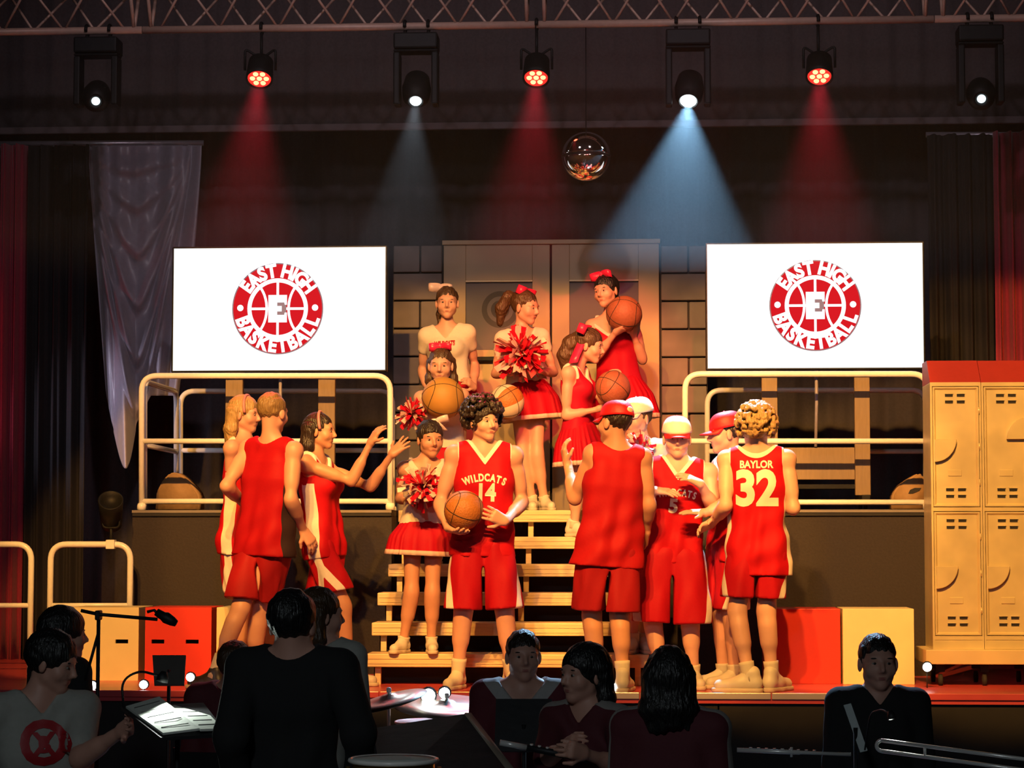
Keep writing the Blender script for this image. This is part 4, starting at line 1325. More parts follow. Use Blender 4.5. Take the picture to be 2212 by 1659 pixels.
    def lettering(self, s, size, up, mat, back=False, arc=0.0, lat=0.0, off=0.004, sx=1.0, name='lettering', spacing=1.0, per_letter=None):
        """text laid on the jersey; arc bends the base line upward in the middle"""
        side = -1 if back else 1
        A = self.R * side; D = self.F * side
        bms = []
        if arc:
            wd = [{'W': 1.28, 'I': 0.52, 'M': 1.25, 'L': 0.85}.get(ch, 1.0) for ch in s]; pitch = size * (per_letter or 0.72) * sx; acc = 0.0
            for i, ch in enumerate(s):
                x = (acc + wd[i] / 2 - sum(wd) / 2) * pitch; acc += wd[i]
                rot = -x / arc
                bms.append((text_bm(ch, size, off), (arc * math.sin(x / arc), arc * (math.cos(x / arc) - 1)), rot))
        else: bms.append((text_bm(s, size, off, spacing=spacing), (0, 0), 0.0))
        out = bmesh.new()
        for bm, pos, rot in bms:
            c, sn = math.cos(rot), math.sin(rot)
            for v in bm.verts:
                a, b = v.co.x * sx, v.co.y
                v.co = Vector((a * c - b * sn + pos[0] + lat, a * sn + b * c + pos[1] + up, 0))
            me = bpy.data.meshes.new('t'); bm.to_mesh(me); bm.free(); out.from_mesh(me); bpy.data.meshes.remove(me)
        xs = [v.co.x for v in out.verts]; ys = [v.co.y for v in out.verts]
        step = 0.014
        for lo, hi, nrm in ((min(xs), max(xs), (1, 0, 0)), (min(ys), max(ys), (0, 1, 0))):
            q = lo + step
            while q < hi:
                bmesh.ops.bisect_plane(out, geom=list(out.verts) + list(out.edges) + list(out.faces), plane_co=(q, q, 0), plane_no=nrm)
                q += step
        for v in out.verts:
            o = self.hip + A * v.co.x + self.U * v.co.y + D * 0.6
            hit = self.jbvh.ray_cast(Vector(o), Vector(-D))
            if hit[0] is not None: v.co = hit[0] + Vector(D) * 0.0035
            else: v.co = Vector(o - D * 0.45)
        add_obj(name, bm_mesh(name, out), mat, self.jer)
        return self

    def shorts(self, mat, hem=0.30, res=0.0095, stripe=True, loose=0.022, seed=0.0, name='shorts', waist=0.07):
        """two legs cut at the given distance below the hip joint"""
        s = self.s
        pr = [rc(self.hip - self.R * 0.070 * s + self.U * 0.01, self.hip + self.R * 0.070 * s + self.U * 0.01, 0.099 * s, 0.099 * s, .04),
              rc(self.hip - self.R * 0.052 * s + self.U * 0.05, self.hip + self.R * 0.052 * s + self.U * 0.05, 0.090 * s, 0.090 * s, .04)]
        hems = []
        for hj, k, a, fy in self.legs:
            d = nv(k - hj); Lk = np.linalg.norm(k - hj)
            e = hj + d * min(hem, Lk) + (nv(a - k) * (hem - Lk) if hem > Lk else 0)
            pr.append(rc(hj, e + d * 0.06, (0.086 + loose * 0.8) * s, (0.078 + loose * 1.2) * s, .018))
            hems.append((e, nv(d * 0.45 + np.array([0, 0, -1.0]) * 0.55), hj))
        g = grid_around(pr, res); g.add(pr)
        X, Y, Z = g.coords()
        lat, fwd, up = self.local(X, Y, Z)
        f = g.f + 0.006 * lump(lat, fwd, up * 0.4, 34, seed) + 0.004 * np.sin(np.arctan2(fwd, np.abs(lat) - 0.09) * 5 + up * 12 + seed)
        # each half of the garment is cut by its own leg's hem
        h0 = (X - hems[0][0][0]) * hems[0][1][0] + (Y - hems[0][0][1]) * hems[0][1][1] + (Z - hems[0][0][2]) * hems[0][1][2]
        h1 = (X - hems[1][0][0]) * hems[1][1][0] + (Y - hems[1][0][1]) * hems[1][1][1] + (Z - hems[1][0][2]) * hems[1][1][2]
        def axd(P3, hm):
            a0, b0 = hm[2], hm[0]; ba = b0 - a0
            px, py, pz = P3[0] - a0[0], P3[1] - a0[1], P3[2] - a0[2]
            t = np.clip((px * ba[0] + py * ba[1] + pz * ba[2]) / (ba @ ba), 0, 1.2)
            return (px - t * ba[0]) ** 2 + (py - t * ba[1]) ** 2 + (pz - t * ba[2]) ** 2
        near0 = axd((X, Y, Z), hems[0]) < axd((X, Y, Z), hems[1])
        f = np.maximum(f, np.where(near0, h0, h1))
        gap = np.abs(np.sqrt(axd((X, Y, Z), hems[0])) - np.sqrt(axd((X, Y, Z), hems[1])))
        wgap = np.clip((-0.085 - up) * 0.35, -0.05, 0.017)
        f = np.maximum(f, (wgap - gap) * 0.6)
        f = np.maximum(f, up - waist)
        g.f = f.astype(np.float32)
        V, Q = clean(*g.mesh())
        me = np_mesh(name, V, Q)
        pb = np.full(len(V), -1.0)
        if stripe:
            flip = abs(self.yaw) > 90
            n0 = axd(V.T, hems[0]) < axd(V.T, hems[1])
            for i in range(2):
                sg = (-1 if i == 0 else 1) * (-1 if flip else 1)
                hj, e = hems[i][2], hems[i][0]
                ax = nv(e - hj); rel = V - hj
                t = (rel @ ax) / np.linalg.norm(e - hj)
                la = (rel - np.outer(rel @ ax, ax)) @ (self.R * sg); fo = (rel - np.outer(rel @ ax, ax)) @ self.F
                an = np.arctan2(np.abs(fo), la)                       # 0 = outer side
                wdt = 0.26 + 0.0 * t
                cen = 0.02 + 1.05 * np.clip(t - 0.35, 0, 1)
                val = wdt - np.abs(an - cen)
                sel = n0 if i == 0 else ~n0
                pb = np.where(sel, val, pb)
        me.attributes.new('pb', 'FLOAT', 'POINT').data.foreach_set('value', pb.astype(np.float32))
        add_obj(name, me, mat, self.root, True)
        return self

    def skirt(self, mat, top=0.12, bottom=-0.20, flare=0.09, pleats=22, band=0.03):
        s = self.s
        nu, nvv = pleats * 6, 12
        V, pa = [], []
        for j in range(nvv):
            t = j / (nvv - 1)
            u = top + (bottom - top) * t
            a = (0.055 + 0.03 * min(1, t * 2.2)) * s; r = (0.098 + 0.035 * min(1, t * 2) + flare * t) * s
            for i in range(nu):
                q = 2 * math.pi * i / nu
                rr = r + 0.011 * t * math.cos(pleats * q + 0.8 * math.sin(pleats * q))
                c, sn = math.cos(q), math.sin(q)
                V.append(self.hip + self.U * u + self.R * (a * (1 if c > 0 else -1) * min(1, abs(c) * 3) + rr * c) + self.F * rr * sn)
                pa.append((band * 1.0) - (u - bottom))
        Fq = [(j * nu + i, (j + 1) * nu + i, (j + 1) * nu + (i + 1) % nu, j * nu + (i + 1) % nu) for j in range(nvv - 1) for i in range(nu)]
        me = np_mesh('skirt', V, Fq)
        me.attributes.new('pa', 'FLOAT', 'POINT').data.foreach_set('value', np.array(pa, dtype=np.float32))
        o = add_obj('skirt', me, mat, self.root, True)
        md = o.modifiers.new('thickness', 'SOLIDIFY'); md.thickness = 0.004
        return self

    def shoes(self, mat=None, sock=0.10, scale=1.0, sockmat=None):
        mat = mat or m_shoe_white
        for hj, k, a, fy in self.legs:
            d = R_(fy)
            put_shoe(self.root, (a[0], a[1], self.floor), d, self.s * scale * 1.06, mat)
            if sock:
                ax = nv(k - a)
                pts = [a - ax * 0.02, a + ax * sock * 0.35, a + ax * sock * 0.8, a + ax * sock]
                tube('sock', pts, [0.041 * self.s, 0.042 * self.s, 0.046 * self.s, 0.047 * self.s], sockmat or m_sock, self.root, 14)
        return self

    # ---------------------------------------------------------------- hair and headwear
    def hp(self, a, b, d):
        r, f, u = self.fr
        return self.head + self.hs * (r * a + f * b + u * d)

    def hair(self, colour, kind='short', tails=(), seed=1, res=0.0065, vol=1.0, length=0.0):
        r, f, u = self.fr; hs = self.hs
        A = np.array([r, f, u])
        p = self.hp
        rr = random.Random(seed)
        if kind == 'curly':
            pr = [el(p(0, -0.016, 0.045), A, np.array([0.088, 0.104, 0.096]) * hs * (0.55 + 0.45 * vol), .03)]
            for _ in range(420):
                q = np.array([rr.gauss(0, 1), rr.gauss(0, 1), rr.gauss(0, 1)]); q /= np.linalg.norm(q)
                if q[2] < -0.62: continue
                x = q * np.array([0.094, 0.110, 0.100]) * vol + np.array([0, -0.018, 0.045])
                if x[1] > 0.045 and x[2] < 0.052: continue
                rad = rr.uniform(0.0095, 0.016) * hs
                pr.append(el(p(*x), np.eye(3), np.array([rad] * 3), .010))
            lowz = -0.075
        else:
            pr = [el(p(0, -0.016, 0.038), A, np.array([0.083, 0.101, 0.093]) * hs * vol, .03)]
            if kind == 'long':
                for q in range(9):
                    an = math.pi * (0.04 + 0.92 * q / 8)
                    x, y = 0.074 * math.cos(an), -0.030 - 0.058 * math.sin(an)
                    L = rr.uniform(0.20, 0.26) + length
                    pr.append(rc(p(x, y, 0.02), p(x * 1.12, y * 1.05 - 0.005, -0.10), 0.026 * hs, 0.026 * hs, .03))
                    pr.append(rc(p(x * 1.12, y * 1.05 - 0.005, -0.10), p(x * 1.0 + rr.uniform(-.01, .01), y * 1.05 - 0.01, -L), 0.026 * hs, 0.012 * hs, .03))
            lowz = -0.07 if kind != 'long' else -1
        for tl in tails:                                                # (points in head space, radii)
            pts, rad = tl
            for a, b, ra, rb in zip(pts[:-1], pts[1:], rad[:-1], rad[1:]):
                pr.append(rc(p(*a), p(*b), ra * hs, rb * hs, .02))
        cut = [el(p(0, 0.108, -0.038), A, np.array([0.066, 0.072, 0.088]) * hs, .012)]
        g = grid_around(pr, res); g.add(pr)
        X, Y, Z = g.coords()
        d = (X - self.head[0], Y - self.head[1], Z - self.head[2])
        la = (d[0] * r[0] + d[1] * r[1] + d[2] * r[2]) / hs; fo = (d[0] * f[0] + d[1] * f[1] + d[2] * f[2]) / hs; up = (d[0] * u[0] + d[1] * u[1] + d[2] * u[2]) / hs
        ff = g.f
        if kind == 'curly': ff = ff + 0.005 * lump(X, Y, Z, 150, seed)
        else: ff = ff + 0.0022 * np.sin(la * 210 + 8 * np.sin(up * 20 + fo * 12)) + 0.0025 * lump(X, Y, Z, 70, seed)
        g.f = ff.astype(np.float32)
        for c in cut: g.add([sub(c)])
        # ears and jaw stay free; nape ends at lowz
        if kind in ('short', 'curly', 'pony'):
            front = np.clip((fo + 0.02) / 0.03, 0, 1)
            limit = lowz + front * (0.055 if kind != 'curly' else 0.045)
            g.f = np.maximum(g.f, np.where(fo > -0.14, (limit - up) * hs, -1)).astype(np.float32) if not tails else np.where((up < limit) & (fo > -0.03), np.maximum(g.f, (limit - up) * hs), g.f).astype(np.float32)
        V, Q = clean(*g.mesh())
        add_obj('hair', np_mesh('hair', V, Q), hair_mat(colour), self.root, True)
        return self

    def cap(self, mat, brim_yaw=0.0, brimmat=None, patch=None, front=None):
        """baseball cap; brim_yaw 180 wears it backwards"""
        r0, f0, u0 = self.fr; hs = self.hs
        c = math.cos(R_(brim_yaw)); sn = math.sin(R_(brim_yaw))
        f = f0 * c + r0 * sn; r = r0 * c - f0 * sn
        tilt = R_(8)
        u = nv(u0 * math.cos(tilt) - f * math.sin(tilt) * -1.0); f = nv(f - u * (f @ u)); r = r - u * (r @ u)
        ctr = self.hp(0, -0.012, 0.040)
        V, Fc = [], []
        nr, ns = 12, 36
        for j in range(nr):
            t = j / (nr - 1)
            z = 0.002 + 0.096 * math.sin(t * math.pi / 2); w = max(math.cos(t * math.pi / 2), 0.02) ** 0.62
            for i in range(ns):
                q = 2 * math.pi * i / ns
                V.append(ctr + hs * (r * 0.090 * w * math.cos(q) + f * 0.108 * w * math.sin(q) + u * z))
        for j in range(nr - 1):
            for i in range(ns): Fc.append((j * ns + i, j * ns + (i + 1) % ns, (j + 1) * ns + (i + 1) % ns, (j + 1) * ns + i))
        top = bpy.data.meshes.new('cap'); top.from_pydata([tuple(v) for v in V], [], Fc + [tuple((nr - 1) * ns + i for i in range(ns))])
        co = add_obj('cap', top, mat if front is None else [mat, front], self.root, True)
        if front is not None:
            fd = f
            for pl in top.polygons:
                if (np.array(pl.center) - ctr) @ fd > 0.015 * hs: pl.material_index = 1
        md = co.modifiers.new('thickness', 'SOLIDIFY'); md.thickness = 0.004
        V, Fc = [], []
        nb = 16
        for j in range(5):
            t = j / 4
            for i in range(nb):
                q = math.pi * (0.12 + 0.76 * i / (nb - 1))
                x = 0.089 * math.cos(q) * (1 - 0.06 * t); y = 0.104 * math.sin(q) + t * 0.078 * math.sin(q) ** 0.7
                z = 0.004 - 0.010 * t - 0.030 * (x / 0.09) ** 2 * t
                V.append(ctr + hs * (r * x + f * y + u * z))
        for j in range(4):
            for i in range(nb - 1): Fc.append((j * nb + i, j * nb + i + 1, (j + 1) * nb + i + 1, (j + 1) * nb + i))
        me = bpy.data.meshes.new('brim'); me.from_pydata([tuple(v) for v in V], [], Fc)
        b = add_obj('brim', me, brimmat or mat, co, True)
        md = b.modifiers.new('thickness', 'SOLIDIFY'); md.thickness = 0.005
        v, fc = ico(ctr + hs * u * 0.099, 0.008 * hs)
        me = bpy.data.meshes.new('button'); me.from_pydata([tuple(x) for x in v], [], fc); add_obj('button', me, mat, co, True)
        if patch is not None:
            q0 = ctr + hs * (f * 0.103 + u * 0.05) if patch == 'front' else ctr - hs * (f * 0.103 - u * 0.035)
            dn = f if patch == 'front' else -f
            A = np.array([r, dn, u])
            v, fc = ico(q0, 1, A, np.array([0.026, 0.010, 0.022]) * hs, 2)
            me = bpy.data.meshes.new('patch'); me.from_pydata([tuple(x) for x in v], [], fc); add_obj('cap_patch', me, m_cap_trim, co, True)
        return self

    def bow(self, at, size=0.1, mat=None, tails=0.10, spin=0.0, tw=0.32, profile=False):
        mat = mat or m_bow
        r, f, u = self.fr; c, sn = math.cos(R_(spin)), math.sin(R_(spin))
        a, b = r * c + u * sn, u * c - r * sn
        o = self.hp(*at)
        V, Fc = [], []
        def ribbon(pts, wd, dv):
            n0 = len(V)
            for q in pts:
                V.append(q + dv * wd / 2); V.append(q - dv * wd / 2)
            for i in range(len(pts) - 1): Fc.append((n0 + 2 * i, n0 + 2 * i + 1, n0 + 2 * i + 3, n0 + 2 * i + 2))
        for s_ in (-1, 1):
            ribbon([o + a * s_ * size * (1 - math.cos(q)) * 0.5 + f * size * 0.30 * math.sin(q) * (1 - math.cos(q)) * 0.7 + b * s_ * 0.1 * size * math.sin(q) for q in np.linspace(0.0, 2 * math.pi, 16)], size * 0.62, nv(b + 0.25 * f))
            if tails: ribbon([o + a * s_ * tails * 0.55 * t - b * tails * t + f * 0.008 * math.sin(5 * t) for t in np.linspace(0, 1, 6)], size * tw, nv(f + 0.3 * b) if profile else nv(a + 0.4 * f))
        me = bpy.data.meshes.new('bow'); me.from_pydata([tuple(v) for v in V], [], Fc)
        w_ = add_obj('hair_bow', me, mat, self.root, True)
        md = w_.modifiers.new('thickness', 'SOLIDIFY'); md.thickness = 0.004
        v, fc = ico(o, 0.016 * size / 0.1)
        me = bpy.data.meshes.new('knot'); me.from_pydata([tuple(x) for x in v], [], fc); add_obj('knot', me, mat, w_, True)
        return self

    def headband(self, mat, fwd=0.02):
        pts = [self.hp(0.088 * math.cos(q), fwd - 0.02 * math.sin(q), 0.036 + 0.098 * math.sin(q)) for q in np.linspace(-0.25, math.pi + 0.25, 24)]
        tube('headband', pts, 0.010 * self.hs, mat, self.root, 8)
        return self

# ------------------------------------------------------------------ balls and pompoms
m_ball = M('basketball_skin', (0.46, 0.16, 0.035), 0.55, var=0.15, scale=90, bump=0.25)
m_ball_old = M('basketball_tan', (0.50, 0.25, 0.05), 0.6, var=0.25, scale=8, bump=0.15)
m_ball_dark = M('basketball_brown', (0.34, 0.10, 0.05), 0.6, var=0.2, scale=60, bump=0.2)
m_ball_white = M('basketball_white', (0.72, 0.62, 0.46), 0.5, var=0.06)
m_seam = M('ball_seam', (0.03, 0.018, 0.012), 0.7)
def basketball(label, px, py, Y, r, mat, tilt=(0.3, 0.4, 0.2), two_tone=None):
    c = P(px, py, Y)
    t = thing('basketball', label, 'ball', tuple(c - np.array([0, 0, r])))
    rot = np.array(Euler(tilt).to_matrix())
    bm = bmesh.new(); bmesh.ops.create_uvsphere(bm, u_segments=40, v_segments=24, radius=r)
    if two_tone is not None:
        for f in bm.faces:
            q = f.calc_center_median()
            f.material_index = 1 if abs(math.sin(1.5 * math.atan2(q.y, q.x))) > 0.70 else 0
    for v in bm.verts: v.co = Vector(rot @ np.array(v.co) + c)
    add_obj('ball_cover', bm_mesh('cover', bm), [mat, two_tone] if two_tone else mat, t, True)
    for kind in range(4):
        pts = []
        for q in np.linspace(0, 2 * math.pi, 41):
            if kind == 0: v = np.array([math.cos(q), math.sin(q), 0])
            elif kind == 1: v = np.array([math.cos(q), 0, math.sin(q)])
            else:
                sgn = 1 if kind == 2 else -1
                v = np.array([sgn * (0.62 + 0.16 * math.cos(2 * q)), 0.80 * math.cos(q), 0.80 * math.sin(q)]); v /= np.linalg.norm(v)
            pts.append(c + rot @ (v * r * 0.9995))
        tube('seam', pts, 0.0024, m_seam, t, 6)
    return t

m_pom_r = M('pompom_red', (0.66, 0.008, 0.03), 0.4, var=0.15)
m_pom_w = M('pompom_pale', (0.78, 0.52, 0.46), 0.4, var=0.1)
def pompom(label, px, py, Y, r, seed, n=260):
    c = P(px, py, Y)
    t = thing('pompom', label, 'pompom', tuple(c - np.array([0, 0, r])))
    rr = random.Random(seed)
    for name, mat, cnt in (('red_streamers', m_pom_r, int(n * 0.52)), ('pale_streamers', m_pom_w, int(n * 0.48))):
        V, Fc = [], []
        for _ in range(cnt):
            d = nv([rr.gauss(0, 1), rr.gauss(0, 1), rr.gauss(0, 1)])
            sd = nv(np.cross(d, [rr.gauss(0, 1), rr.gauss(0, 1), rr.gauss(0, 1)]))
            L = r * rr.uniform(0.62, 1.05); wd = r * rr.uniform(0.085, 0.15)
            bend = nv([rr.gauss(0, 1), rr.gauss(0, 1), rr.gauss(0, 1) - 0.6]) * r * rr.uniform(0.1, 0.4)
            n0 = len(V)
            for k in range(5):
                tt = k / 4
                q = c + d * L * tt + bend * tt * tt
                ww = wd * (0.35 + 0.65 * min(1, tt * 2)); V.append(q + sd * ww); V.append(q - sd * ww)
            for k in range(4): Fc.append((n0 + 2 * k, n0 + 2 * k + 1, n0 + 2 * k + 3, n0 + 2 * k + 2))
        o = add_obj(name, np_mesh(name, V, Fc), mat, t); o['kind'] = 'stuff'
    v, fc = ico(c, r * 0.22, sub=1)
    me = bpy.data.meshes.new('core'); me.from_pydata([tuple(x) for x in v], [], fc); add_obj('grip', me, m_pom_r, t, True)
    return t

# ================================================================== the performers
GP = 'performers in red and cream'
TZ = [z for _, z in TREAD]; TY = [y + 0.13 for y, _ in TREAD]

# --- player 14 with the ball
p = Person('person with dark curly hair in the red number 14 jersey holding a basketball', 0.05, 1.76, 8, (1046, 968), (1043, 1186), (1044, 912, -0.02), 38, 0, 0,
           arms=[dict(e=(951, 1088, 'f'), w=(968, 1140, -0.20), h=(990, 1150), pn=(0.3, 0.1, 1.0), curl=0.35, spread=0.5, thumb=-1),
                 dict(e=(1128, 1085, 'f'), w=(1092, 1126, -0.20), h=(1062, 1112), pn=(-0.3, 1.0, 0.0), curl=0.25, spread=0.6, thumb=1)],
           legs=[dict(k=(1001, 1318, -0.03), a=(989, 1440), fy=-14), dict(k=(1090, 1318, -0.03), a=(1104, 1440), fy=28)], group=GP)
p.build_body(hair='dark').hair('dark', 'curly', seed=3, vol=1.30)
p.jersey(m_jred, hem=-0.045, vneck=0.492, vslope=1.35, seed=1.3, loose=0.022).shorts(m_shorts, hem=0.37, loose=0.034, seed=1)
p.lettering('WILDCATS', 0.062, 0.432, m_print, arc=0.30, off=0.003, sx=0.72, per_letter=0.80).lettering('14', 0.145, 0.338, m_print, off=0.006, sx=0.85, lat=0.005)
p.shoes(m_shoe_white, 0.10)
basketball('orange basketball held against the hip of number 14', 1002, 1102, -0.185, 0.119, m_ball, (0.5, 0.2, 0.4))

# --- player seen from behind at the drape side, short sandy hair
p = Person('person seen from behind with short sandy hair and a plain red jersey', 0.0, 1.74, 150, (586, 958), (572, 1182), (589, 893, 0.0), 152, -4, 0,
           arms=[dict(e=(489, 1050, 'n'), w=(530, 1092, 0.22), pn=(1, 0, 0), curl=0.6),
                 dict(e=(628, 1078, 'n'), w=(655, 1146, 0.05), h=(676, 1176, 'f'), pn=(-0.6, 0.4, 0.2), curl=0.5, spread=0.2, thumb=-1)],
           legs=[dict(k=(520, 1315, -0.08), a=(463, 1428, -0.10), fy=-115), dict(k=(562, 1322, 0.05), a=(545, 1438, 0.10), fy=175)], group=GP)
p.build_body(hair='sandy').hair('sandy', 'short', seed=5)
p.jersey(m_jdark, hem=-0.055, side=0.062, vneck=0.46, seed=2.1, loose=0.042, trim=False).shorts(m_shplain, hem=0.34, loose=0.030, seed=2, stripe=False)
p.shoes(m_shoe_black, 0.13)

# --- long-haired performer half hidden behind
p = Person('person with long blond hair standing close behind the sandy-haired player', 0.52, 1.72, 70, (528, 958), (520, 1178), (528, 896, 0.0), 78, -4, 0, female=True,
           arms=[dict(e=(500, 1040, -0.08), w=(535, 1085, -0.10)), dict(e=(560, 1050, 0.12), w=(585, 1080, 0.05))],
           legs=[dict(k=(522, 1310, 0), a=(520, 1430, 0.0), fy=60), dict(k=(545, 1310, 0.1), a=(560, 1430, 0.12), fy=80)], group=GP)
p.build_body(hair='blond')
p.hair('blond', 'long', seed=8, vol=1.06).headband(m_band, 0.03)
p.jersey(m_jred, hem=-0.06, side=0.04, seed=3.3).shorts(m_shorts, hem=0.30, seed=3)
p.shoes(m_shoe_white, 0.06)

# --- dark-haired performer reaching out
p = Person('person with dark hair and pink headband reaching out both open hands', 0.30, 1.68, 74, (680, 988), (703, 1188), (690, 932, 0.0), 84, -2, 0, female=True,
           arms=[dict(e=(759, 1040, 'n'), w=(800, 958, 'n'), h=(822, 918), pn=(0.8, 0.4, 0.3), curl=0.30, spread=1.0, thumb=-1),
                 dict(sh=(705, 1012, 0.14), e=(800, 1052, 0.10), w=(846, 982, 0.02), h=(882, 948), pn=(0.5, 0.8, -0.1), curl=0.10, spread=1.3, thumb=1)],
           legs=[dict(k=(742, 1310, -0.05), a=(752, 1440, -0.02), fy=78), dict(k=(690, 1310, 0.05), a=(668, 1440, 0.10), fy=70)], sk=m_skin_b, group=GP)
p.build_body(hair='dark').hair('dark', 'long', seed=9, length=0.10).headband(m_band, 0.02)
p.jersey(m_jred, hem=-0.05, side=0.042, seed=4.2, vneck=0.44, loose=0.018).shorts(m_shorts, hem=0.27, seed=4)
p.shoes(m_shoe_white, 0.05)

# --- cheerleader on the first tread
p = Person('cheerleader on the lowest stair tread with a pompom at the chest', TY[0], 1.50, 6, (921, 1002), (914, 1150), (929, 950, -0.02), 22, -4, 0, female=True, hs=1.08,
           arms=[dict(e=(863, 1078, 'f'), w=(893, 1080, -0.17), h=(915, 1060), pn=(0.2, -1, 0), curl=0.7, thumb=-1),
                 dict(e=(975, 1078, 'f'), w=(940, 1080, -0.17), h=(918, 1062), pn=(-0.2, -1, 0), curl=0.7)],
           legs=[dict(k=(889, 1282, -0.03), a=(871, 1380), fy=-16), dict(k=(934, 1284, -0.03), a=(932, 1380), fy=10)], sk=m_skin_b, floor=TZ[0], group=GP)
p.build_body(hair='dark').hair('dark', 'pony', seed=11, vol=1.05, tails=[([(0, -0.09, 0.06), (0, -0.14, 0.05), (0.01, -0.16, -0.06), (0.02, -0.13, -0.16)], [0.03, 0.035, 0.03, 0.012])])
p.jersey(m_top, hem=0.03, vneck=0.43, name='cheer_top', seed=5, loose=0.0, fold=0.3, trim=False).skirt(m_skirt_red, 0.07, -0.145, 0.045)
p.bow((0.055, -0.03, 0.115), 0.08, m_bow_w, 0.07, 20).shoes(m_shoe_white, 0.03)
pompom('red and pale pompom at the chest of the lowest cheerleader', 913, 1050, TY[0] - 0.26, 0.135, 21)

# --- cheerleader higher up with the tan ball
p = Person('cheerleader halfway up the stairs holding a tan ball at the chest', TY[3], 1.52, 0, (953, 846), (962, 990), (952, 790, -0.02), 0, -6, 0, female=True, hs=1.10,
           arms=[dict(e=(892, 912, 'f'), w=(918, 892, -0.14), h=(930, 872), pn=(1, 0.3, 0.2), curl=0.4, thumb=-1),
                 dict(e=(1016, 912, 'f'), w=(1000, 892, -0.14), h=(985, 872), pn=(-1, 0.3, 0.2), curl=0.4)],
           legs=[dict(k=(945, 1110, -0.03), a=(943, 1210), fy=-8), dict(k=(982, 1110, -0.03), a=(985, 1210), fy=8)], floor=TZ[3], group=GP)
p.build_body(hair='brown').hair('brown', 'long', seed=12)
p.jersey(m_top, hem=0.03, vneck=0.44, name='cheer_top', seed=6, loose=0.0, fold=0.3, trim=False).skirt(m_skirt_red, 0.07, -0.17, 0.05)
p.bow((0.0, 0.01, 0.128), 0.075, m_bow, 0.05).shoes(m_shoe_white, 0.03)
basketball('tan ball held at the chest halfway up the stairs', 957, 860, TY[3] - 0.30, 0.140, m_ball_old, (0.9, 0.1, 0.2))
pompom('red and pale pompom beside the tan ball', 890, 893, TY[3] - 0.22, 0.105, 22, 180)

# --- cheerleader on the platform in the cream top
p = Person('cheerleader on the platform in a cream top with red lettering', 2.36, 1.60, -4, (965, 712), (972, 846), (966, 655, -0.02), 4, -2, 0, female=True, hs=1.06,
           arms=[dict(e=(912, 800, 'f'), w=(930, 860, -0.05)), dict(e=(1026, 790, 'f'), w=(1024, 838, -0.16), h=(1010, 822), curl=0.6)], floor=DZ, group=GP)
p.build_body(hair='brown').hair('brown', 'pony', seed=13, tails=[([(-0.02, -0.09, 0.05), (-0.04, -0.13, 0.02), (-0.055, -0.12, -0.08), (-0.06, -0.10, -0.17)], [0.03, 0.032, 0.028, 0.012])])
p.jersey(m_top, hem=0.0, vneck=0.46, name='cheer_top', seed=7, loose=0.004, fold=0.4, trim=False, sleeve=0.35).skirt(m_skirt_red, 0.07, -0.23, 0.07)
p.lettering('WILDCATS', 0.048, 0.335, m_print_red, off=0.003, sx=0.62).bow((-0.05, -0.02, 0.115), 0.085, m_bow_w, 0.0, -5).shoes(m_shoe_white, 0.03)

# --- cheerleader with the big bow and pompom
p = Person('cheerleader with a shiny pink bow and large pompom, in profile on the platform', 2.30, 1.56, 22, (1127, 720), (1140, 848), (1134, 665, -0.02), 62, -8, 0, female=True, hs=1.10,
           arms=[dict(e=(1070, 808, 'f'), w=(1100, 806, -0.20), h=(1118, 790), curl=0.7, thumb=-1), dict(e=(1196, 805, 'f'), w=(1160, 800, -0.20), h=(1140, 785), curl=0.7)],
           legs=[dict(k=(1130, 985, -0.02), a=(1150, 1075), fy=5), dict(k=(1160, 985, -0.02), a=(1176, 1078), fy=24)], floor=DZ, group=GP)
p.build_body(hair='brown').hair('brown', 'pony', seed=14, tails=[([(0, -0.09, 0.07), (0, -0.15, 0.07), (-0.01, -0.19, -0.02), (-0.01, -0.19, -0.13)], [0.03, 0.04, 0.045, 0.025])])
p.jersey(m_top, hem=0.03, vneck=0.45, name='cheer_top', seed=8, loose=0.0, fold=0.3, trim=False, sleeve=0.3).skirt(m_skirt_red, 0.08, -0.20, 0.055)
p.bow((0.04, -0.03, 0.11), 0.10, m_bow, 0.04, -10).shoes(m_shoe_white, 0.03)
pompom('large red and pale pompom below the shiny pink bow', 1124, 762, 1.98, 0.18, 23, 320)
basketball('white and orange two-tone ball above the curly dark hair', 1095, 868, 1.92, 0.122, m_ball, (0.2, 1.1, 0.9), m_ball_white)

# --- girl with long brown hair bending over her ball
p = Person('person with long brown hair and a long pink ribbon, in profile cradling a ball', TY[4], 1.52, 70, (1243, 798), (1252, 940), (1272, 748, -0.02), 80, -10, 0, female=True, hs=1.08,
           arms=[dict(e=(1222, 898, 'n'), w=(1292, 884, 'n'), h=(1318, 872), pn=(0, 0.3, 1), curl=0.4, thumb=-1), dict(e=(1302, 866, 'n'), w=(1322, 806, 'n'), h=(1330, 800), pn=(0, 0.3, -1), curl=0.4)],
           legs=[dict(k=(1250, 1050, -0.1), a=(1240, 1140, -0.1), fy=60), dict(k=(1275, 1050, 0.05), a=(1282, 1145, 0.05), fy=70)], floor=TZ[4], group=GP)
p.build_body(hair='brown').hair('brown', 'pony', seed=15, vol=1.05, tails=[([(0, -0.08, 0.05), (0, -0.13, 0.0), (0, -0.15, -0.09), (0, -0.14, -0.20)], [0.05, 0.06, 0.065, 0.03]), ([(0.03, -0.08, 0.0), (0.03, -0.10, -0.18)], [0.05, 0.03])])
p.jersey(m_topred, hem=0.0, vneck=0.45, name='cheer_top', seed=9, loose=0.002, fold=0.3).skirt(m_skirt_red, 0.08, -0.21, 0.05)
p.bow((-0.02, -0.05, 0.11), 0.10, m_bow, 0.24, 0, 0.62, True).shoes(m_shoe_white, 0.03)
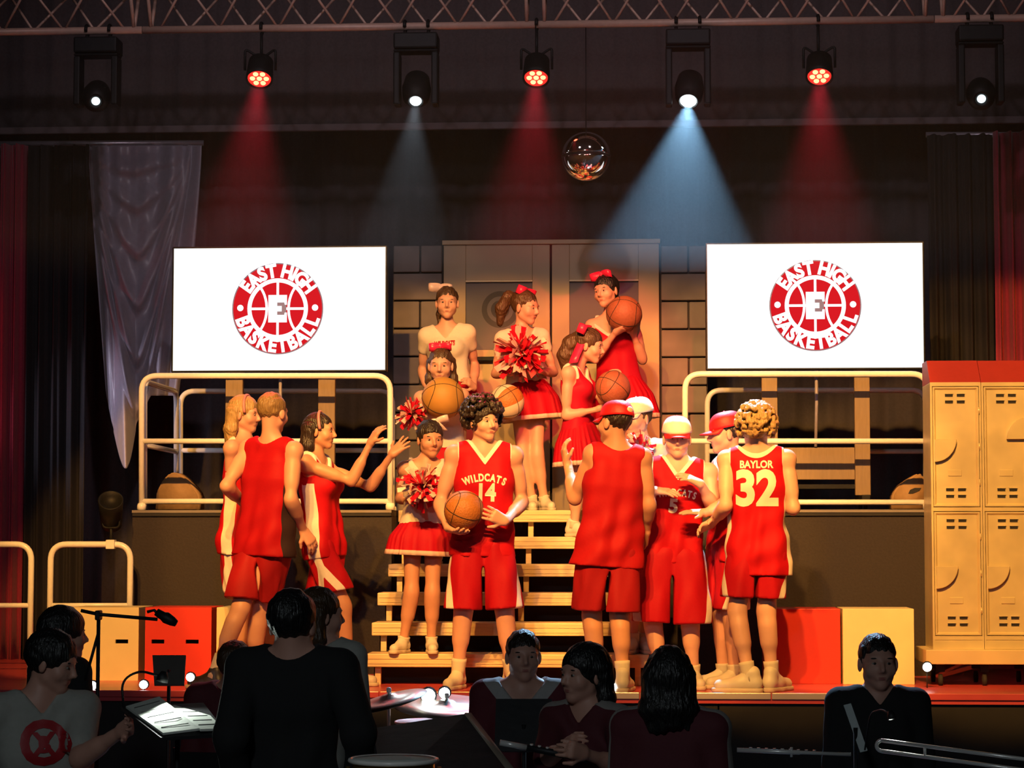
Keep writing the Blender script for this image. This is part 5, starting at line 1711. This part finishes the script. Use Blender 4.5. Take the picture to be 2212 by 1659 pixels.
basketball('brown ball cradled by the person with the pink ribbon', 1324, 838, TY[4] - 0.22, 0.118, m_ball_dark, (0.2, 0.6, 0.9))

# --- performer at the top holding the ball at the shoulder
p = Person('person with a red bow at the top holding a ball at the shoulder', 2.42, 1.66, -12, (1322, 688), (1338, 838), (1310, 630, -0.02), -30, -4, 6, female=True, hs=1.06,
           arms=[dict(e=(1288, 770, 'n'), w=(1330, 718, 'n'), h=(1352, 706), pn=(0, 0.2, 1), curl=0.35, thumb=-1), dict(e=(1388, 778, 'f'), w=(1368, 722, -0.12), h=(1372, 702), pn=(-0.6, 0, 0.8), curl=0.4)], floor=DZ, group=GP)
p.build_body(hair='black').hair('black', 'short', seed=16, vol=1.05, tails=[([(0, -0.08, 0.03), (0, -0.10, -0.06)], [0.05, 0.03])])
p.jersey(m_topred, hem=-0.02, vneck=0.42, vslope=0.8, name='cheer_top', seed=10, loose=0.01, fold=0.4).skirt(m_skirt_red, 0.08, -0.24, 0.06)
p.bow((-0.01, 0.03, 0.12), 0.085, m_bow, 0.03).shoes(m_shoe_white, 0.03)
basketball('brown ball at the shoulder in front of the door window', 1348, 678, 2.18, 0.128, m_ball_dark, (0.8, 0.3, 0.1))

# --- player with the red cap backwards
p = Person('person seen from behind in a red cap and plain red jersey, one hand raised', -0.18, 1.78, -165, (1332, 972), (1316, 1198), (1328, 916, 0.0), -132, 4, 6,
           arms=[dict(sh=(1281, 982, 0.0), e=(1242, 1078, 'f'), w=(1226, 1002, 'f'), h=(1216, 966, 'n'), pn=(1.0, 0.3, 0.0), curl=0.55, spread=0.3, thumb=-1),
                 dict(sh=(1388, 990, 0.0), e=(1402, 1088, 0.02), w=(1396, 1146, 0.14), curl=0.5)],
           legs=[dict(k=(1278, 1330, 0.03), a=(1290, 1440, 0.05), fy=-160), dict(k=(1338, 1330, 0.0), a=(1346, 1440, -0.02), fy=170)], sk=m_skin_b, group=GP)
p.build_body(hair='dark').hair('dark', 'short', seed=17, vol=0.98).cap(m_cap_red, 0, patch='back')
p.jersey(m_jplain, hem=-0.075, wa=0.15, vneck=0.46, seed=11, loose=0.034, flare=0.012, trim=False, fold=1.1).shorts(m_shplain, hem=0.34, loose=0.036, seed=5, stripe=False)
p.shoes(m_shoe_white, 0.10)

# --- white cap behind
p = Person('person in a white cap and cream top standing behind the red caps', TY[0], 1.66, -30, (1382, 962), (1385, 1140), (1376, 905, -0.02), -40, -2, 0,
           arms=[dict(e=(1352, 1050, 'f'), w=(1370, 1000, -0.15), h=(1378, 980), curl=0.7), dict(e=(1428, 1060, 'f'), w=(1415, 1010, -0.15), h=(1400, 985), curl=0.7)],
           legs=[dict(k=(1368, 1280, -0.02), a=(1366, 1380), fy=-20), dict(k=(1395, 1280, 0.05), a=(1392, 1378, 0.08), fy=10)], floor=TZ[0], group=GP)
p.build_body(hair='brown').hair('brown', 'short', seed=18).cap(m_cap_white, -10)
p.jersey(m_top, hem=-0.05, vneck=0.46, name='cheer_top', seed=12, loose=0.015, sleeve=0.4, trim=False).shorts(m_shplain, hem=0.28, stripe=False)
p.shoes(m_shoe_white, 0.05)
pompom('small red and pale pompom under the white cap', 1384, 966, TY[0] - 0.24, 0.10, 24, 170)

# --- front-facing player in the white-fronted cap
p = Person('person facing front in a red cap with pale front and V-neck jersey, hands moving', 0.17, 1.74, 4, (1464, 1002), (1452, 1206), (1462, 948, -0.02), 2, -2, 0, wide=1.05,
           arms=[dict(e=(1388, 1122, 0.02), w=(1412, 1060, -0.19), h=(1446, 1062), pn=(0.2, 0.3, -1), curl=0.25, spread=0.4, thumb=1),
                 dict(e=(1543, 1100, -0.06), w=(1514, 1046, -0.22), h=(1484, 1030), pn=(-0.3, 0.5, -1), curl=0.30, spread=0.4, thumb=-1)],
           legs=[dict(k=(1408, 1330, -0.03), a=(1428, 1438, 0.02), fy=-12), dict(k=(1490, 1330, -0.03), a=(1498, 1438, 0.0), fy=14)], sk=m_skin_c, group=GP)
p.build_body(hair='dark').hair('dark', 'short', seed=19, vol=0.98).cap(m_cap_red, 0, brimmat=m_cap_red, front=m_cap_white)
p.jersey(m_jred, hem=-0.03, vneck=0.49, vslope=1.35, seed=13, loose=0.02).shorts(m_shorts, hem=0.40, loose=0.050, seed=6)
p.lettering('WILDCATS', 0.060, 0.40, m_print, arc=0.4, off=0.002, sx=0.66, per_letter=0.8).lettering('5', 0.115, 0.315, m_print, off=0.005, lat=-0.02)
p.shoes(m_shoe_white, 0.06)

# --- red cap in profile behind number 32
p = Person('person in profile with a forward red cap behind number 32, one hand held out flat', 0.27, 1.74, -70, (1580, 992), (1574, 1196), (1568, 938, -0.02), -80, -4, 0,
           arms=[dict(e=(1590, 1095, 0.24), w=(1556, 1150, 0.2)), dict(e=(1562, 1094, -0.25), w=(1524, 1108, -0.31), h=(1490, 1106), pn=(0, 0.2, -1), curl=0.12, spread=0.3)],
           legs=[dict(k=(1556, 1322, 0.05), a=(1562, 1432, 0.05), fy=-70), dict(k=(1580, 1322, -0.05), a=(1586, 1440, -0.05), fy=-60)], group=GP)
p.build_body(hair='dark').hair('dark', 'short', seed=20, vol=0.97).cap(m_cap_red, 0)
p.jersey(m_jred, hem=-0.05, side=0.035, seed=14, loose=0.02).shorts(m_shorts, hem=0.34, loose=0.03, seed=7)
p.shoes(m_shoe_white, 0.06)

# --- number 32 from behind
p = Person('person seen from behind with blond curls in the red number 32 jersey', -0.14, 1.72, 176, (1634, 978), (1636, 1198), (1633, 930, 0.0), 180, 2, 0,
           arms=[dict(e=(1568, 1092, 'n'), w=(1538, 1130, 'f'), h=(1512, 1142), pn=(1, 0, -0.3), curl=0.4), dict(e=(1714, 1098, 'n'), w=(1690, 1085, 'f'), curl=0.5)],
           legs=[dict(k=(1592, 1322, -0.02), a=(1618, 1440, -0.06), fy=-98), dict(k=(1655, 1322, 0.02), a=(1668, 1440, 0.02), fy=150)], group=GP, sk=m_skin_c)
p.build_body(hair='blond').hair('blond', 'curly', seed=21, vol=1.30)
p.jersey(m_jred, hem=-0.125, vneck=0.46, side=0.05, seed=15, loose=0.024).shorts(m_shorts, hem=0.26, loose=0.03, seed=8)
p.lettering('BAYLOR', 0.062, 0.535, m_print, back=True, off=0.002, sx=0.85).lettering('32', 0.285, 0.385, m_print, back=True, off=0.012, sx=0.90)
p.shoes(m_shoe_white, 0.10, 1.08)

# ================================================================== the band in front of the stage
def zpx(z, Y):
    """image row of height z in the plane Y at the picture's centre column"""
    return HORIZON + (EYE - z) * F_PX / (DIST * math.cos(YAW) + Y)

m_maroon = M('maroon_cloth', (0.10, 0.014, 0.022), 0.8, var=0.1, scale=60, pb=(0.30, 0.28, 0.26), pa=(0.10, 0.014, 0.022))
m_maroon_collar = M('maroon_with_collar', (0.12, 0.012, 0.022), 0.8, var=0.1, scale=60, pa=(0.42, 0.41, 0.40), pb=(0.12, 0.012, 0.022))
m_blackcloth = M('black_cloth', (0.012, 0.012, 0.013), 0.9, var=0.1, scale=60)
m_greytee = M('pale_grey_tee', (0.40, 0.40, 0.36), 0.85, var=0.1, scale=40)
m_jeans = M('dark_trousers', (0.02, 0.02, 0.03), 0.85)
m_desk = M('stand_desk_black', (0.014, 0.014, 0.016), 0.55, 0.2)
m_edge = M('stand_edge_tan', (0.20, 0.16, 0.12), 0.5)
m_paper = M('sheet_paper', (0.62, 0.66, 0.60), 0.8, var=0.06, scale=60)
m_ink = M('sheet_ink', (0.12, 0.12, 0.12), 0.8)
m_silver = M('silver_tube', (0.80, 0.80, 0.78), 0.25, 0.25, var=0.05)
m_brass = M('brass', (0.55, 0.38, 0.12), 0.3, 0.9)
m_cymbal = M('cymbal_bronze', (0.42, 0.40, 0.34), 0.3, 0.85, var=0.25, scale=4, fibre=(1, 1, 9))
m_bulb = M('led_bulb', (0.5, 0.5, 0.5), 0.2, var=0, bump=0, emit=(0.95, 1.0, 0.95), es=9.0)

def chair(at, yaw, label):
    """folding chair whose seat is under the sitter"""
    Rv, Fv, U = frame(yaw)
    o = np.array([at[0], at[1], ZH])
    t = thing('folding_chair', label, 'chair', tuple(o), 'folding chairs of the band')
    q = lambda a, f, u: o + Rv * a + Fv * f + U * u
    V = [q(a, f, u) for u in (0.415, 0.445) for a, f in ((-0.2, -0.2), (0.2, -0.2), (0.2, 0.2), (-0.2, 0.2))]
    me = bpy.data.meshes.new('seat'); me.from_pydata([tuple(v) for v in V], [], [(3, 2, 1, 0), (4, 5, 6, 7), (0, 1, 5, 4), (1, 2, 6, 5), (2, 3, 7, 6), (3, 0, 4, 7)])
    add_obj('seat', me, m_blackmetal, t)
    V = [q(a, f, u) for f in (-0.235, -0.255) for a, u in ((-0.2, 0.62), (0.2, 0.62), (0.2, 0.82), (-0.2, 0.82))]
    me = bpy.data.meshes.new('backrest'); me.from_pydata([tuple(v) for v in V], [], [(0, 1, 2, 3), (7, 6, 5, 4), (0, 4, 5, 1), (1, 5, 6, 2), (2, 6, 7, 3), (3, 7, 4, 0)])
    add_obj('backrest', me, m_blackmetal, t)
    for s in (-1, 1):
        tube('leg', [q(s * 0.205, 0.20, 0.0), q(s * 0.205, -0.21, 0.55), q(s * 0.205, -0.25, 0.84)], 0.011, m_blackmetal, t, 8)
        tube('leg', [q(s * 0.19, -0.22, 0.0), q(s * 0.19, 0.16, 0.43)], 0.011, m_blackmetal, t, 8)
    return t

def bandsman(label, Y, h, yaw, headpx, neckpx, hyaw, hair, kind, shirt, arms=None, female=False, stand=False, side=0.0, trim=False, chair_label=None, hs=1.0, length=0.0, vol=1.0, sk=None, hpitch=0.0, sleeve=1.0, vneck=0.5, wide=1.0, tails=(), seed=1, trimw=0.024):
    hz = (ZH + 0.53 * h) if stand else ZH + 0.55
    p = Person(label, Y, h, yaw, neckpx, (neckpx[0] + (0 if stand else -0), zpx(hz, Y)), headpx, hyaw, hpitch, 0, arms=arms,
               legs=None if stand else ['sit', 'sit'], female=female, floor=ZH, hs=hs, wide=wide, sk=sk, group='band members in front of the stage')
    p.build_body(hair=hair, res=0.014, fres=0.0065).hair(hair, kind, seed=seed, vol=vol, length=length, tails=tails, res=0.008)
    p.jersey(shirt, hem=-0.06, vneck=vneck, sleeve=sleeve, side=side, trim=trim, name='shirt', res=0.012, loose=0.012, seed=seed, trimw=trimw)
    p.shorts(m_jeans, hem=0.80, stripe=False, res=0.014, loose=-0.004, name='trousers')
    p.shoes(m_shoe_black, 0)
    if not stand: chair(p.hip, yaw, chair_label)
    return p

p = bandsman('conductor in black seen from behind, arms lowered', -5.8, 1.66, 176, (632, 1350), (631, 1420), 170, 'black', 'short', m_blackcloth, stand=True, sleeve=1.9, wide=1.0, vol=1.06, seed=31,
         arms=[dict(e=(500, 1592, 'n'), w=(520, 1720, 'f'), curl=0.5), dict(e=(778, 1588, 'n'), w=(770, 1720, 'f'), curl=0.5)])
bandsman('person with brown hair and a pale shirt just past the conductor', -4.3, 1.63, 150, (692, 1330), (700, 1398), 120, 'brown', 'long', m_greytee, stand=True, female=True, seed=32, length=-0.08, vol=1.06)
bandsman('seated person in maroon beside the conductor, near the open sheet music', -2.9, 1.70, 170, (510, 1440), (505, 1490), 160, 'brown', 'short', m_maroon, chair_label='black folding chair under the maroon musician beside the conductor', seed=33)
p = bandsman('seated musician in a pale shirt with a red round print, turned to the conductor', -4.6, 1.72, 24, (112, 1432), (86, 1512), 82, 'black', 'short', m_greytee, chair_label='black folding chair under the musician with the red print', seed=34, vol=1.12, hpitch=-14, sleeve=0.7,
         arms=[dict(e=(20, 1660, 'f'), w=(110, 1700, 'n')), dict(e=(170, 1640, 'n'), w=(262, 1580, 'n'), h=(285, 1565), curl=0.5)])
p.lettering('O', 0.25, 0.44, m_print_red, off=0.006, name='shirt_print').lettering('X', 0.13, 0.44, m_print_red, off=0.004, name='shirt_print').lettering('B', 0.09, 0.44, m_print_red, off=0.004, name='shirt_print')
bandsman('dark-haired person seated behind the boom microphone', -3.1, 1.74, 130, (138, 1372), (128, 1432), 120, 'black', 'short', m_blackcloth, chair_label='black folding chair behind the boom microphone', seed=35, vol=1.15)
bandsman('musician facing the hall in maroon with a pale collar, behind a black stand', -3.0, 1.70, 2, (1130, 1418), (1128, 1482), 10, 'dark', 'short', m_maroon_collar, chair_label='black folding chair under the musician with the pale collar', trim=True, vneck=0.44, seed=36, trimw=0.060)
p = bandsman('musician with dark bobbed hair and maroon shirt playing a small instrument', -4.6, 1.66, -30, (1262, 1458), (1268, 1535), -50, 'black', 'long', m_maroon, female=True, side=0.05, chair_label='black folding chair under the bob-haired musician', seed=37, length=-0.08, vol=1.12, hs=1.04,
         arms=[dict(e=(1180, 1640, 'n'), w=(1222, 1612, 'n'), curl=0.6), dict(e=(1345, 1655, 'n'), w=(1262, 1628, 'n'), curl=0.6)])
bandsman('musician seen from behind with dark hair and a grey-striped maroon shirt', -5.35, 1.68, 172, (1445, 1470), (1448, 1548), 178, 'black', 'long', m_maroon, side=0.035, chair_label='black folding chair under the grey-striped musician', seed=38, length=-0.06, vol=1.06, female=True, hs=1.05, wide=1.05)
bandsman('dim dark-haired musician in black facing the hall before the cream box', -2.9, 1.72, 4, (1896, 1432), (1896, 1500), 6, 'black', 'short', m_blackcloth, chair_label='black folding chair before the cream box', seed=39, vol=0.985, hs=1.1)

# ------------------------------------------------------------------ stands and instruments
def stand_post(t, top, foot=True):
    top = np.asarray(top, float)
    tube('post', [(top[0], top[1], ZH + 0.05), top], 0.010, m_desk, t, 8)
    for k in range(3):
        a = 2 * math.pi * k / 3 + 0.4
        tube('tripod_leg', [(top[0], top[1], ZH + 0.28), (top[0] + 0.24 * math.cos(a), top[1] + 0.24 * math.sin(a), ZH + 0.008)], 0.007, m_desk, t, 6)

def desk_stand(label, poly, Ys, lip=None, mat=None):
    """music stand desk through four pixel corners, each with its own depth"""
    pts = [P(x, y, Yq) for (x, y), Yq in zip(poly, Ys)]
    c = sum(pts) / 4
    t = thing('music_stand', label, 'music stand', (c[0], c[1], ZH))
    n = nv(np.cross(pts[1] - pts[0], pts[3] - pts[0]))
    V = [tuple(p) for p in pts] + [tuple(p - n * 0.012) for p in pts]
    me = bpy.data.meshes.new('desk'); me.from_pydata(V, [], [(0, 1, 2, 3), (7, 6, 5, 4), (0, 4, 5, 1), (1, 5, 6, 2), (2, 6, 7, 3), (3, 7, 4, 0)])
    add_obj('desk', me, mat or m_desk, t)
    if lip:
        i, j, w_ = lip
        d = nv(pts[j] - pts[i])
        tube('edge_lip', [pts[i] + n * 0.004, pts[j] + n * 0.004], w_, m_edge, t, 6)
    stand_post(t, c - n * 0.014)
    return t, pts, n

# open sheet music on a flat stand
t, pts, n = desk_stand('flat black music stand under the open white sheet music', [(262, 1534), (440, 1524), (492, 1592), (348, 1600)], [-4.95, -4.95, -5.4, -5.4])
t2 = thing('sheet_music', 'open white sheet music on the flat stand beside the conductor', 'sheet music', tuple(P(380, 1560, -5.2)))
for nm, poly in (('page', [(272, 1532), (344, 1511), (431, 1580), (352, 1590)]), ('page', [(368, 1530), (431, 1529), (482, 1580), (433, 1582)])):
    q = [P(x, y, Yq) for (x, y), Yq in zip(poly, (-4.97, -4.95, -5.36, -5.38))]
    up = np.array([0, 0, 0.012])
    V = [tuple(a + up) for a in q] + [tuple(a + up * 0.3) for a in q]
    me = bpy.data.meshes.new('page'); me.from_pydata(V, [], [(0, 1, 2, 3), (7, 6, 5, 4), (0, 4, 5, 1), (1, 5, 6, 2), (2, 6, 7, 3), (3, 7, 4, 0)])
    pg = add_obj('page', me, m_paper, t2)
    for k in range(5):
        s_ = 0.12 + 0.18 * k
        a0, b0 = q[0] + (q[3] - q[0]) * s_, q[1] + (q[2] - q[1]) * s_
        tube('staff_line', [a0 + (b0 - a0) * 0.12 + up * 1.1, a0 + (b0 - a0) * 0.88 + up * 1.1], 0.0016, m_ink, pg, 4)
c = P(380, 1470, -5.25)
tl = thing('stand_lamp', 'small gooseneck lamp over the open sheet music', 'lamp', tuple(P(300, 1530, -4.98)))
head = np.array(P(352, 1462, -5.05))
tube('gooseneck', rounded([P(268, 1536, -4.96), P(262, 1470, -4.96), P(300, 1448, -4.98), head], 0.05), 0.005, m_desk, tl, 6)
lathe('shade', [(0.012, 0.02), (0.022, 0.0), (0.024, -0.02)], m_desk, tl, tuple(head), (0.2, 0.3, 1.0), 14)
spot('stand_lamp_bulb', tuple(head + np.array([0, 0, -0.03])), tuple(P(385, 1556, -5.2)), 9.0, (0.9, 1.0, 0.9), 120, 0.6, 0.02)

# the conductor's big desk at the right hand side
desk_stand('large black music stand with a tan edge in front of the cymbals', [(806, 1580), (1010, 1548), (1118, 1690), (830, 1715)], [-5.6, -5.6, -6.3, -6.3], (1, 2, 0.022))
desk_stand('black music stand in front of the musician with the pale collar', [(1072, 1512), (1192, 1512), (1196, 1625), (1068, 1625)], [-3.72, -3.72, -3.84, -3.84])
desk_stand('small grey music stand before the red box', [(330, 1418), (402, 1418), (398, 1482), (334, 1482)], [-2.0, -2.0, -2.12, -2.12], None, M('stand_desk_grey', (0.10, 0.10, 0.09), 0.7))
desk_stand('narrow music stand tilted before the dim musician', [(1822, 1524), (1838, 1520), (1874, 1622), (1858, 1626)], [-3.5, -3.5, -3.55, -3.55], None, M('stand_edge_painted_lit', (0.45, 0.52, 0.52), 0.5))  # pale desk colour carries the light caught on the stand's edge

# boom microphone
ym = -3.6
t = thing('microphone_stand', 'black boom microphone stand in front of the cream box', 'microphone', (P(212, 1500, ym)[0], ym, ZH))
top = P(213, 1328, ym)
tube('pole', [(top[0], ym, ZH + 0.03), top], 0.009, m_desk, t, 8)
tube('boom', [P(175, 1319, ym - 0.02), P(213, 1327, ym - 0.02), P(340, 1338, ym - 0.02)], 0.008, m_desk, t, 8)
box('clutch', tuple(P(204, 1340, ym - 0.03)), tuple(P(222, 1318, ym + 0.03)), m_desk, t, 0.006)
tube('brace', [P(213, 1365, ym), P(184, 1470, ym)], 0.007, m_desk, t, 8)
tube('mic_holder', [P(318, 1322, ym - 0.02), P(333, 1318, ym - 0.02), P(352, 1336, ym - 0.02)], 0.007, m_desk, t, 8)
tube('microphone', [P(338, 1322, ym - 0.03), P(352, 1331, ym - 0.03), P(358, 1334, ym - 0.03), P(372, 1342, ym - 0.03), P(381, 1347, ym - 0.03)], [0.018, 0.020, 0.027, 0.022, 0.015], m_desk, t, 12)
for k in range(3):
    a = 2 * math.pi * k / 3
    tube('tripod_leg', [(top[0], ym, ZH + 0.2), (top[0] + 0.3 * math.cos(a), ym + 0.3 * math.sin(a), ZH + 0.01)], 0.008, m_desk, t, 6)

# cymbals and a drum
def cymbal(label, px, py, Y, r, tilt):
    c = P(px, py, Y)
    t = thing('cymbal', label, 'cymbal', (c[0], c[1], ZH))
    ax = (math.sin(tilt), -0.16, 1.0)
    lathe('bronze_plate', [(0.012, 0.022), (0.035, 0.018), (0.05, 0.006), (r * 0.6, -0.002), (r, -0.014), (r, -0.016), (r * 0.6, -0.005), (0.05, 0.002), (0.012, 0.016)], m_cymbal, t, tuple(c), ax, 40)
    tube('rod', [(c[0], c[1], ZH + 0.1), c + np.array([0, 0, 0.05])], 0.008, m_chrome, t, 8)
    lathe('wing_nut', [(0.012, 0), (0.012, 0.02), (0.006, 0.025)], m_chrome, t, tuple(c + np.array([0, 0, 0.028])), (0, 0, 1), 10)
    for k in range(3):
        a = 2 * math.pi * k / 3 + 1
        tube('tripod_leg', [(c[0], c[1], ZH + 0.3), (c[0] + 0.25 * math.cos(a), c[1] + 0.25 * math.sin(a), ZH + 0.01)], 0.008, m_chrome, t, 6)
cymbal('wide cymbal below the feet of number 14', 965, 1520, -2.5, 0.27, 0.06)
cymbal('smaller cymbal beside the conductor', 840, 1508, -2.7, 0.19, -0.25)
def drum(label, px, py, Y, r, h_, shell):
    c = P(px, py, Y)
    t = thing('drum', label, 'drum', (c[0], c[1], ZH))
    lathe('shell', [(r, -h_), (r, 0)], shell, t, tuple(c), (0, 0, 1), 32)
    lathe('head', [(r * 0.99, 0.0), (r * 0.99, 0.006), (r * 0.5, 0.007)], m_paper, t, tuple(c), (0, 0, 1), 32)
    for z in (-0.012, -h_):
        pts = [(c[0] + (r + 0.006) * math.cos(q), c[1] + (r + 0.006) * math.sin(q), c[2] + z + 0.012) for q in np.linspace(0, 2 * math.pi, 33)]
        tube('hoop', pts, 0.008, m_chrome, t, 8)
    for k in range(8):
        q = 2 * math.pi * k / 8
        tube('lug', [(c[0] + (r + 0.014) * math.cos(q), c[1] + (r + 0.014) * math.sin(q), c[2] - 0.02 + zz) for zz in (-h_ * 0.7, 0)], 0.007, m_brass, t, 8)
    for k in range(3):
        a = 2 * math.pi * k / 3 + 0.5
        tube('leg', [(c[0] + r * 0.6 * math.cos(a), c[1] + r * 0.6 * math.sin(a), c[2] - h_), (c[0] + (r + 0.1) * math.cos(a), c[1] + (r + 0.1) * math.sin(a), ZH + 0.008)], 0.010, m_chrome, t, 8)
drum('snare drum with brass lugs in front of the big music stand', 850, 1642, -6.75, 0.13, 0.14, m_brass)
drum('dark tom drum under the wide cymbal', 930, 1560, -2.3, 0.17, 0.22, m_desk)

# trombone pointing across at the right and a flute stand rod
t = thing('trombone', 'silver trombone slide held low before the black stage front', 'trombone', tuple(P(2050, 1635, -4.2)))
a, b = P(1905, 1611, -4.2), P(2290, 1662, -4.6)
off = np.array([0, 0, 0.022])
tube('slide_tube', [a + off, b + off], 0.0085, m_silver, t, 10)
tube('slide_tube', [a - off, b - off], 0.0085, m_silver, t, 10)
tube('slide_bow', [a + off] + [a + np.array([-0.022 * math.sin(q), 0, 0.022 * math.cos(q)]) for q in np.linspace(0.2, math.pi - 0.2, 8)] + [a - off], 0.0085, m_silver, t, 10)
tube('hand_brace', [a + (b - a) * 0.25 + off, a + (b - a) * 0.25 - off], 0.006, m_silver, t, 8)
lathe('bell', [(0.011, -0.25), (0.014, -0.12), (0.03, -0.04), (0.08, 0.0), (0.078, 0.002), (0.028, -0.038), (0.011, -0.12)], m_brass, t, tuple(b + np.array([-0.05, 0.0, 0.02])), tuple(nv(a - b)), 24)
t = thing('flute', 'thin silver flute lying level before the black stage front', 'flute', tuple(P(1710, 1625, -4.4)))
a, b = P(1592, 1620, -4.4), P(1838, 1630, -4.4)
tube('tube', [a, a + (b - a) * 0.55, a + (b - a) * 0.56, b], [0.0095, 0.0095, 0.0075, 0.0075], m_silver, t, 10)
for k in range(9):
    q = a + (b - a) * (0.12 + 0.07 * k)
    lathe('key', [(0.007, 0), (0.007, 0.004)], m_silver, t, tuple(q + np.array([0, 0, 0.009])), (0, 0, 1), 10)
tube('rod', [a + (b - a) * 0.48 + np.array([0, 0, 0.02]), a + (b - a) * 0.48 - np.array([0, 0, 0.02])], 0.006, m_silver, t, 8)
t = thing('clarinet', 'dark clarinet with silver tip held by the bob-haired musician', 'clarinet', tuple(P(1200, 1640, -4.95)))
a, b = P(1080, 1604, -4.98), P(1270, 1640, -4.92)
tube('barrel', [a, a + (b - a) * 0.3], 0.012, m_silver, t, 10)
tube('body_joint', [a + (b - a) * 0.3, b], [0.013, 0.016], m_desk, t, 10)
for k in range(6):
    q = a + (b - a) * (0.36 + 0.09 * k)
    lathe('key', [(0.007, 0), (0.007, 0.005)], m_silver, t, tuple(q + np.array([0, -0.006, 0.013])), (0, -0.3, 1), 10)

# small clip lamps along the stage edge and on the band's stands
def clip_lamp(label, px, py, Y, r, base):
    c = P(px, py, Y)
    t = thing('clip_lamp', label, 'lamp', (c[0], c[1], base), 'small bright lamps along the stage edge')
    v, fc = ico(c, r, sub=2)
    me = bpy.data.meshes.new('bulb'); me.from_pydata([tuple(x) for x in v], [], fc); add_obj('bulb', me, m_bulb, t, True)
    lathe('shade', [(r * 0.4, 0.0), (r * 1.15, 0.006), (r * 1.2, 0.026)], m_desk, t, tuple(c + np.array([0, r * 0.6 + 0.02, 0])), (0, -1, 0.1), 14)
    tube('stem', [(c[0], c[1] + 0.02, base), c + np.array([0, 0.02, -r * 0.5])], 0.004, m_desk, t, 6)
for lab, x, y, r in (('small bright lamp on the stage edge at the microphone stand', 168, 1481, 0.018), ('larger bright lamp on the stage edge at the microphone stand', 200, 1481, 0.026),
                     ('bright lamp on the stage edge before the red box', 310, 1479, 0.026), ('bright lamp by the black shoe', 411, 1463, 0.026),
                     ('bright lamp beside the cymbals below number 14', 1090, 1478, 0.021), ('bright lamp on the stage edge beside the bobbed hair', 1213, 1487, 0.028),
                     ('bright lamp at the foot of the plain red jersey', 1325, 1485, 0.024)):
    clip_lamp(lab, x, y, SF + 0.035, r, 0.0)
clip_lamp('bright lamp on the floor beside the locker base', 2003, 1441, 0.28, 0.028, 0.0)
clip_lamp('bright lamp clipped over the wide cymbal', 925, 1503, -2.46, 0.036, P(925, 1516, -2.46)[2])
clip_lamp('second bright lamp clipped over the wide cymbal', 960, 1497, -2.46, 0.028, P(960, 1514, -2.46)[2])

tl = thing('stand_lamp', 'small gooseneck lamp over the silver trombone', 'lamp', tuple(P(1866, 1618, -3.55)))
head = np.array(P(1925, 1545, -3.9))
tube('gooseneck', rounded([P(1868, 1620, -3.56), P(1880, 1540, -3.6), P(1905, 1532, -3.75), head], 0.05), 0.004, m_desk, tl, 6)
lathe('shade', [(0.010, 0.02), (0.018, 0.0), (0.020, -0.018)], m_desk, tl, tuple(head), (-0.2, 0.3, 1.0), 14)
spot('stand_lamp_bulb', tuple(head + np.array([0, 0, -0.03])), tuple(P(2060, 1650, -4.4)), 7.0, (0.92, 1.0, 0.92), 110, 0.7, 0.02)

# ================================================================== stage haze under the truss
hz = box('haze', (-4.6, -1.2, 2.64), (4.6, 3.15, 4.05), None)
hm = bpy.data.materials.new('stage_haze'); hm.use_nodes = True
nt = hm.node_tree
nt.nodes.remove(nt.nodes['Principled BSDF'])
vs = nt.nodes.new('ShaderNodeVolumeScatter')
vs.inputs['Color'].default_value = (0.95, 0.95, 1.0, 1); vs.inputs['Density'].default_value = 0.0115; vs.inputs['Anisotropy'].default_value = 0.35
nt.links.new(vs.outputs[0], nt.nodes['Material Output'].inputs['Volume'])
hz.data.materials.append(hm)
hz['kind'] = 'stuff'; hz['label'] = 'thin stage haze lit by the lamps under the truss'; hz['category'] = 'haze'
# only the two displays are sampled as lamps; the small bulbs and lenses glow without it
for n_, m_ in MATS.items():
    if n_ != 'screen_white': m_.cycles.emission_sampling = 'NONE'
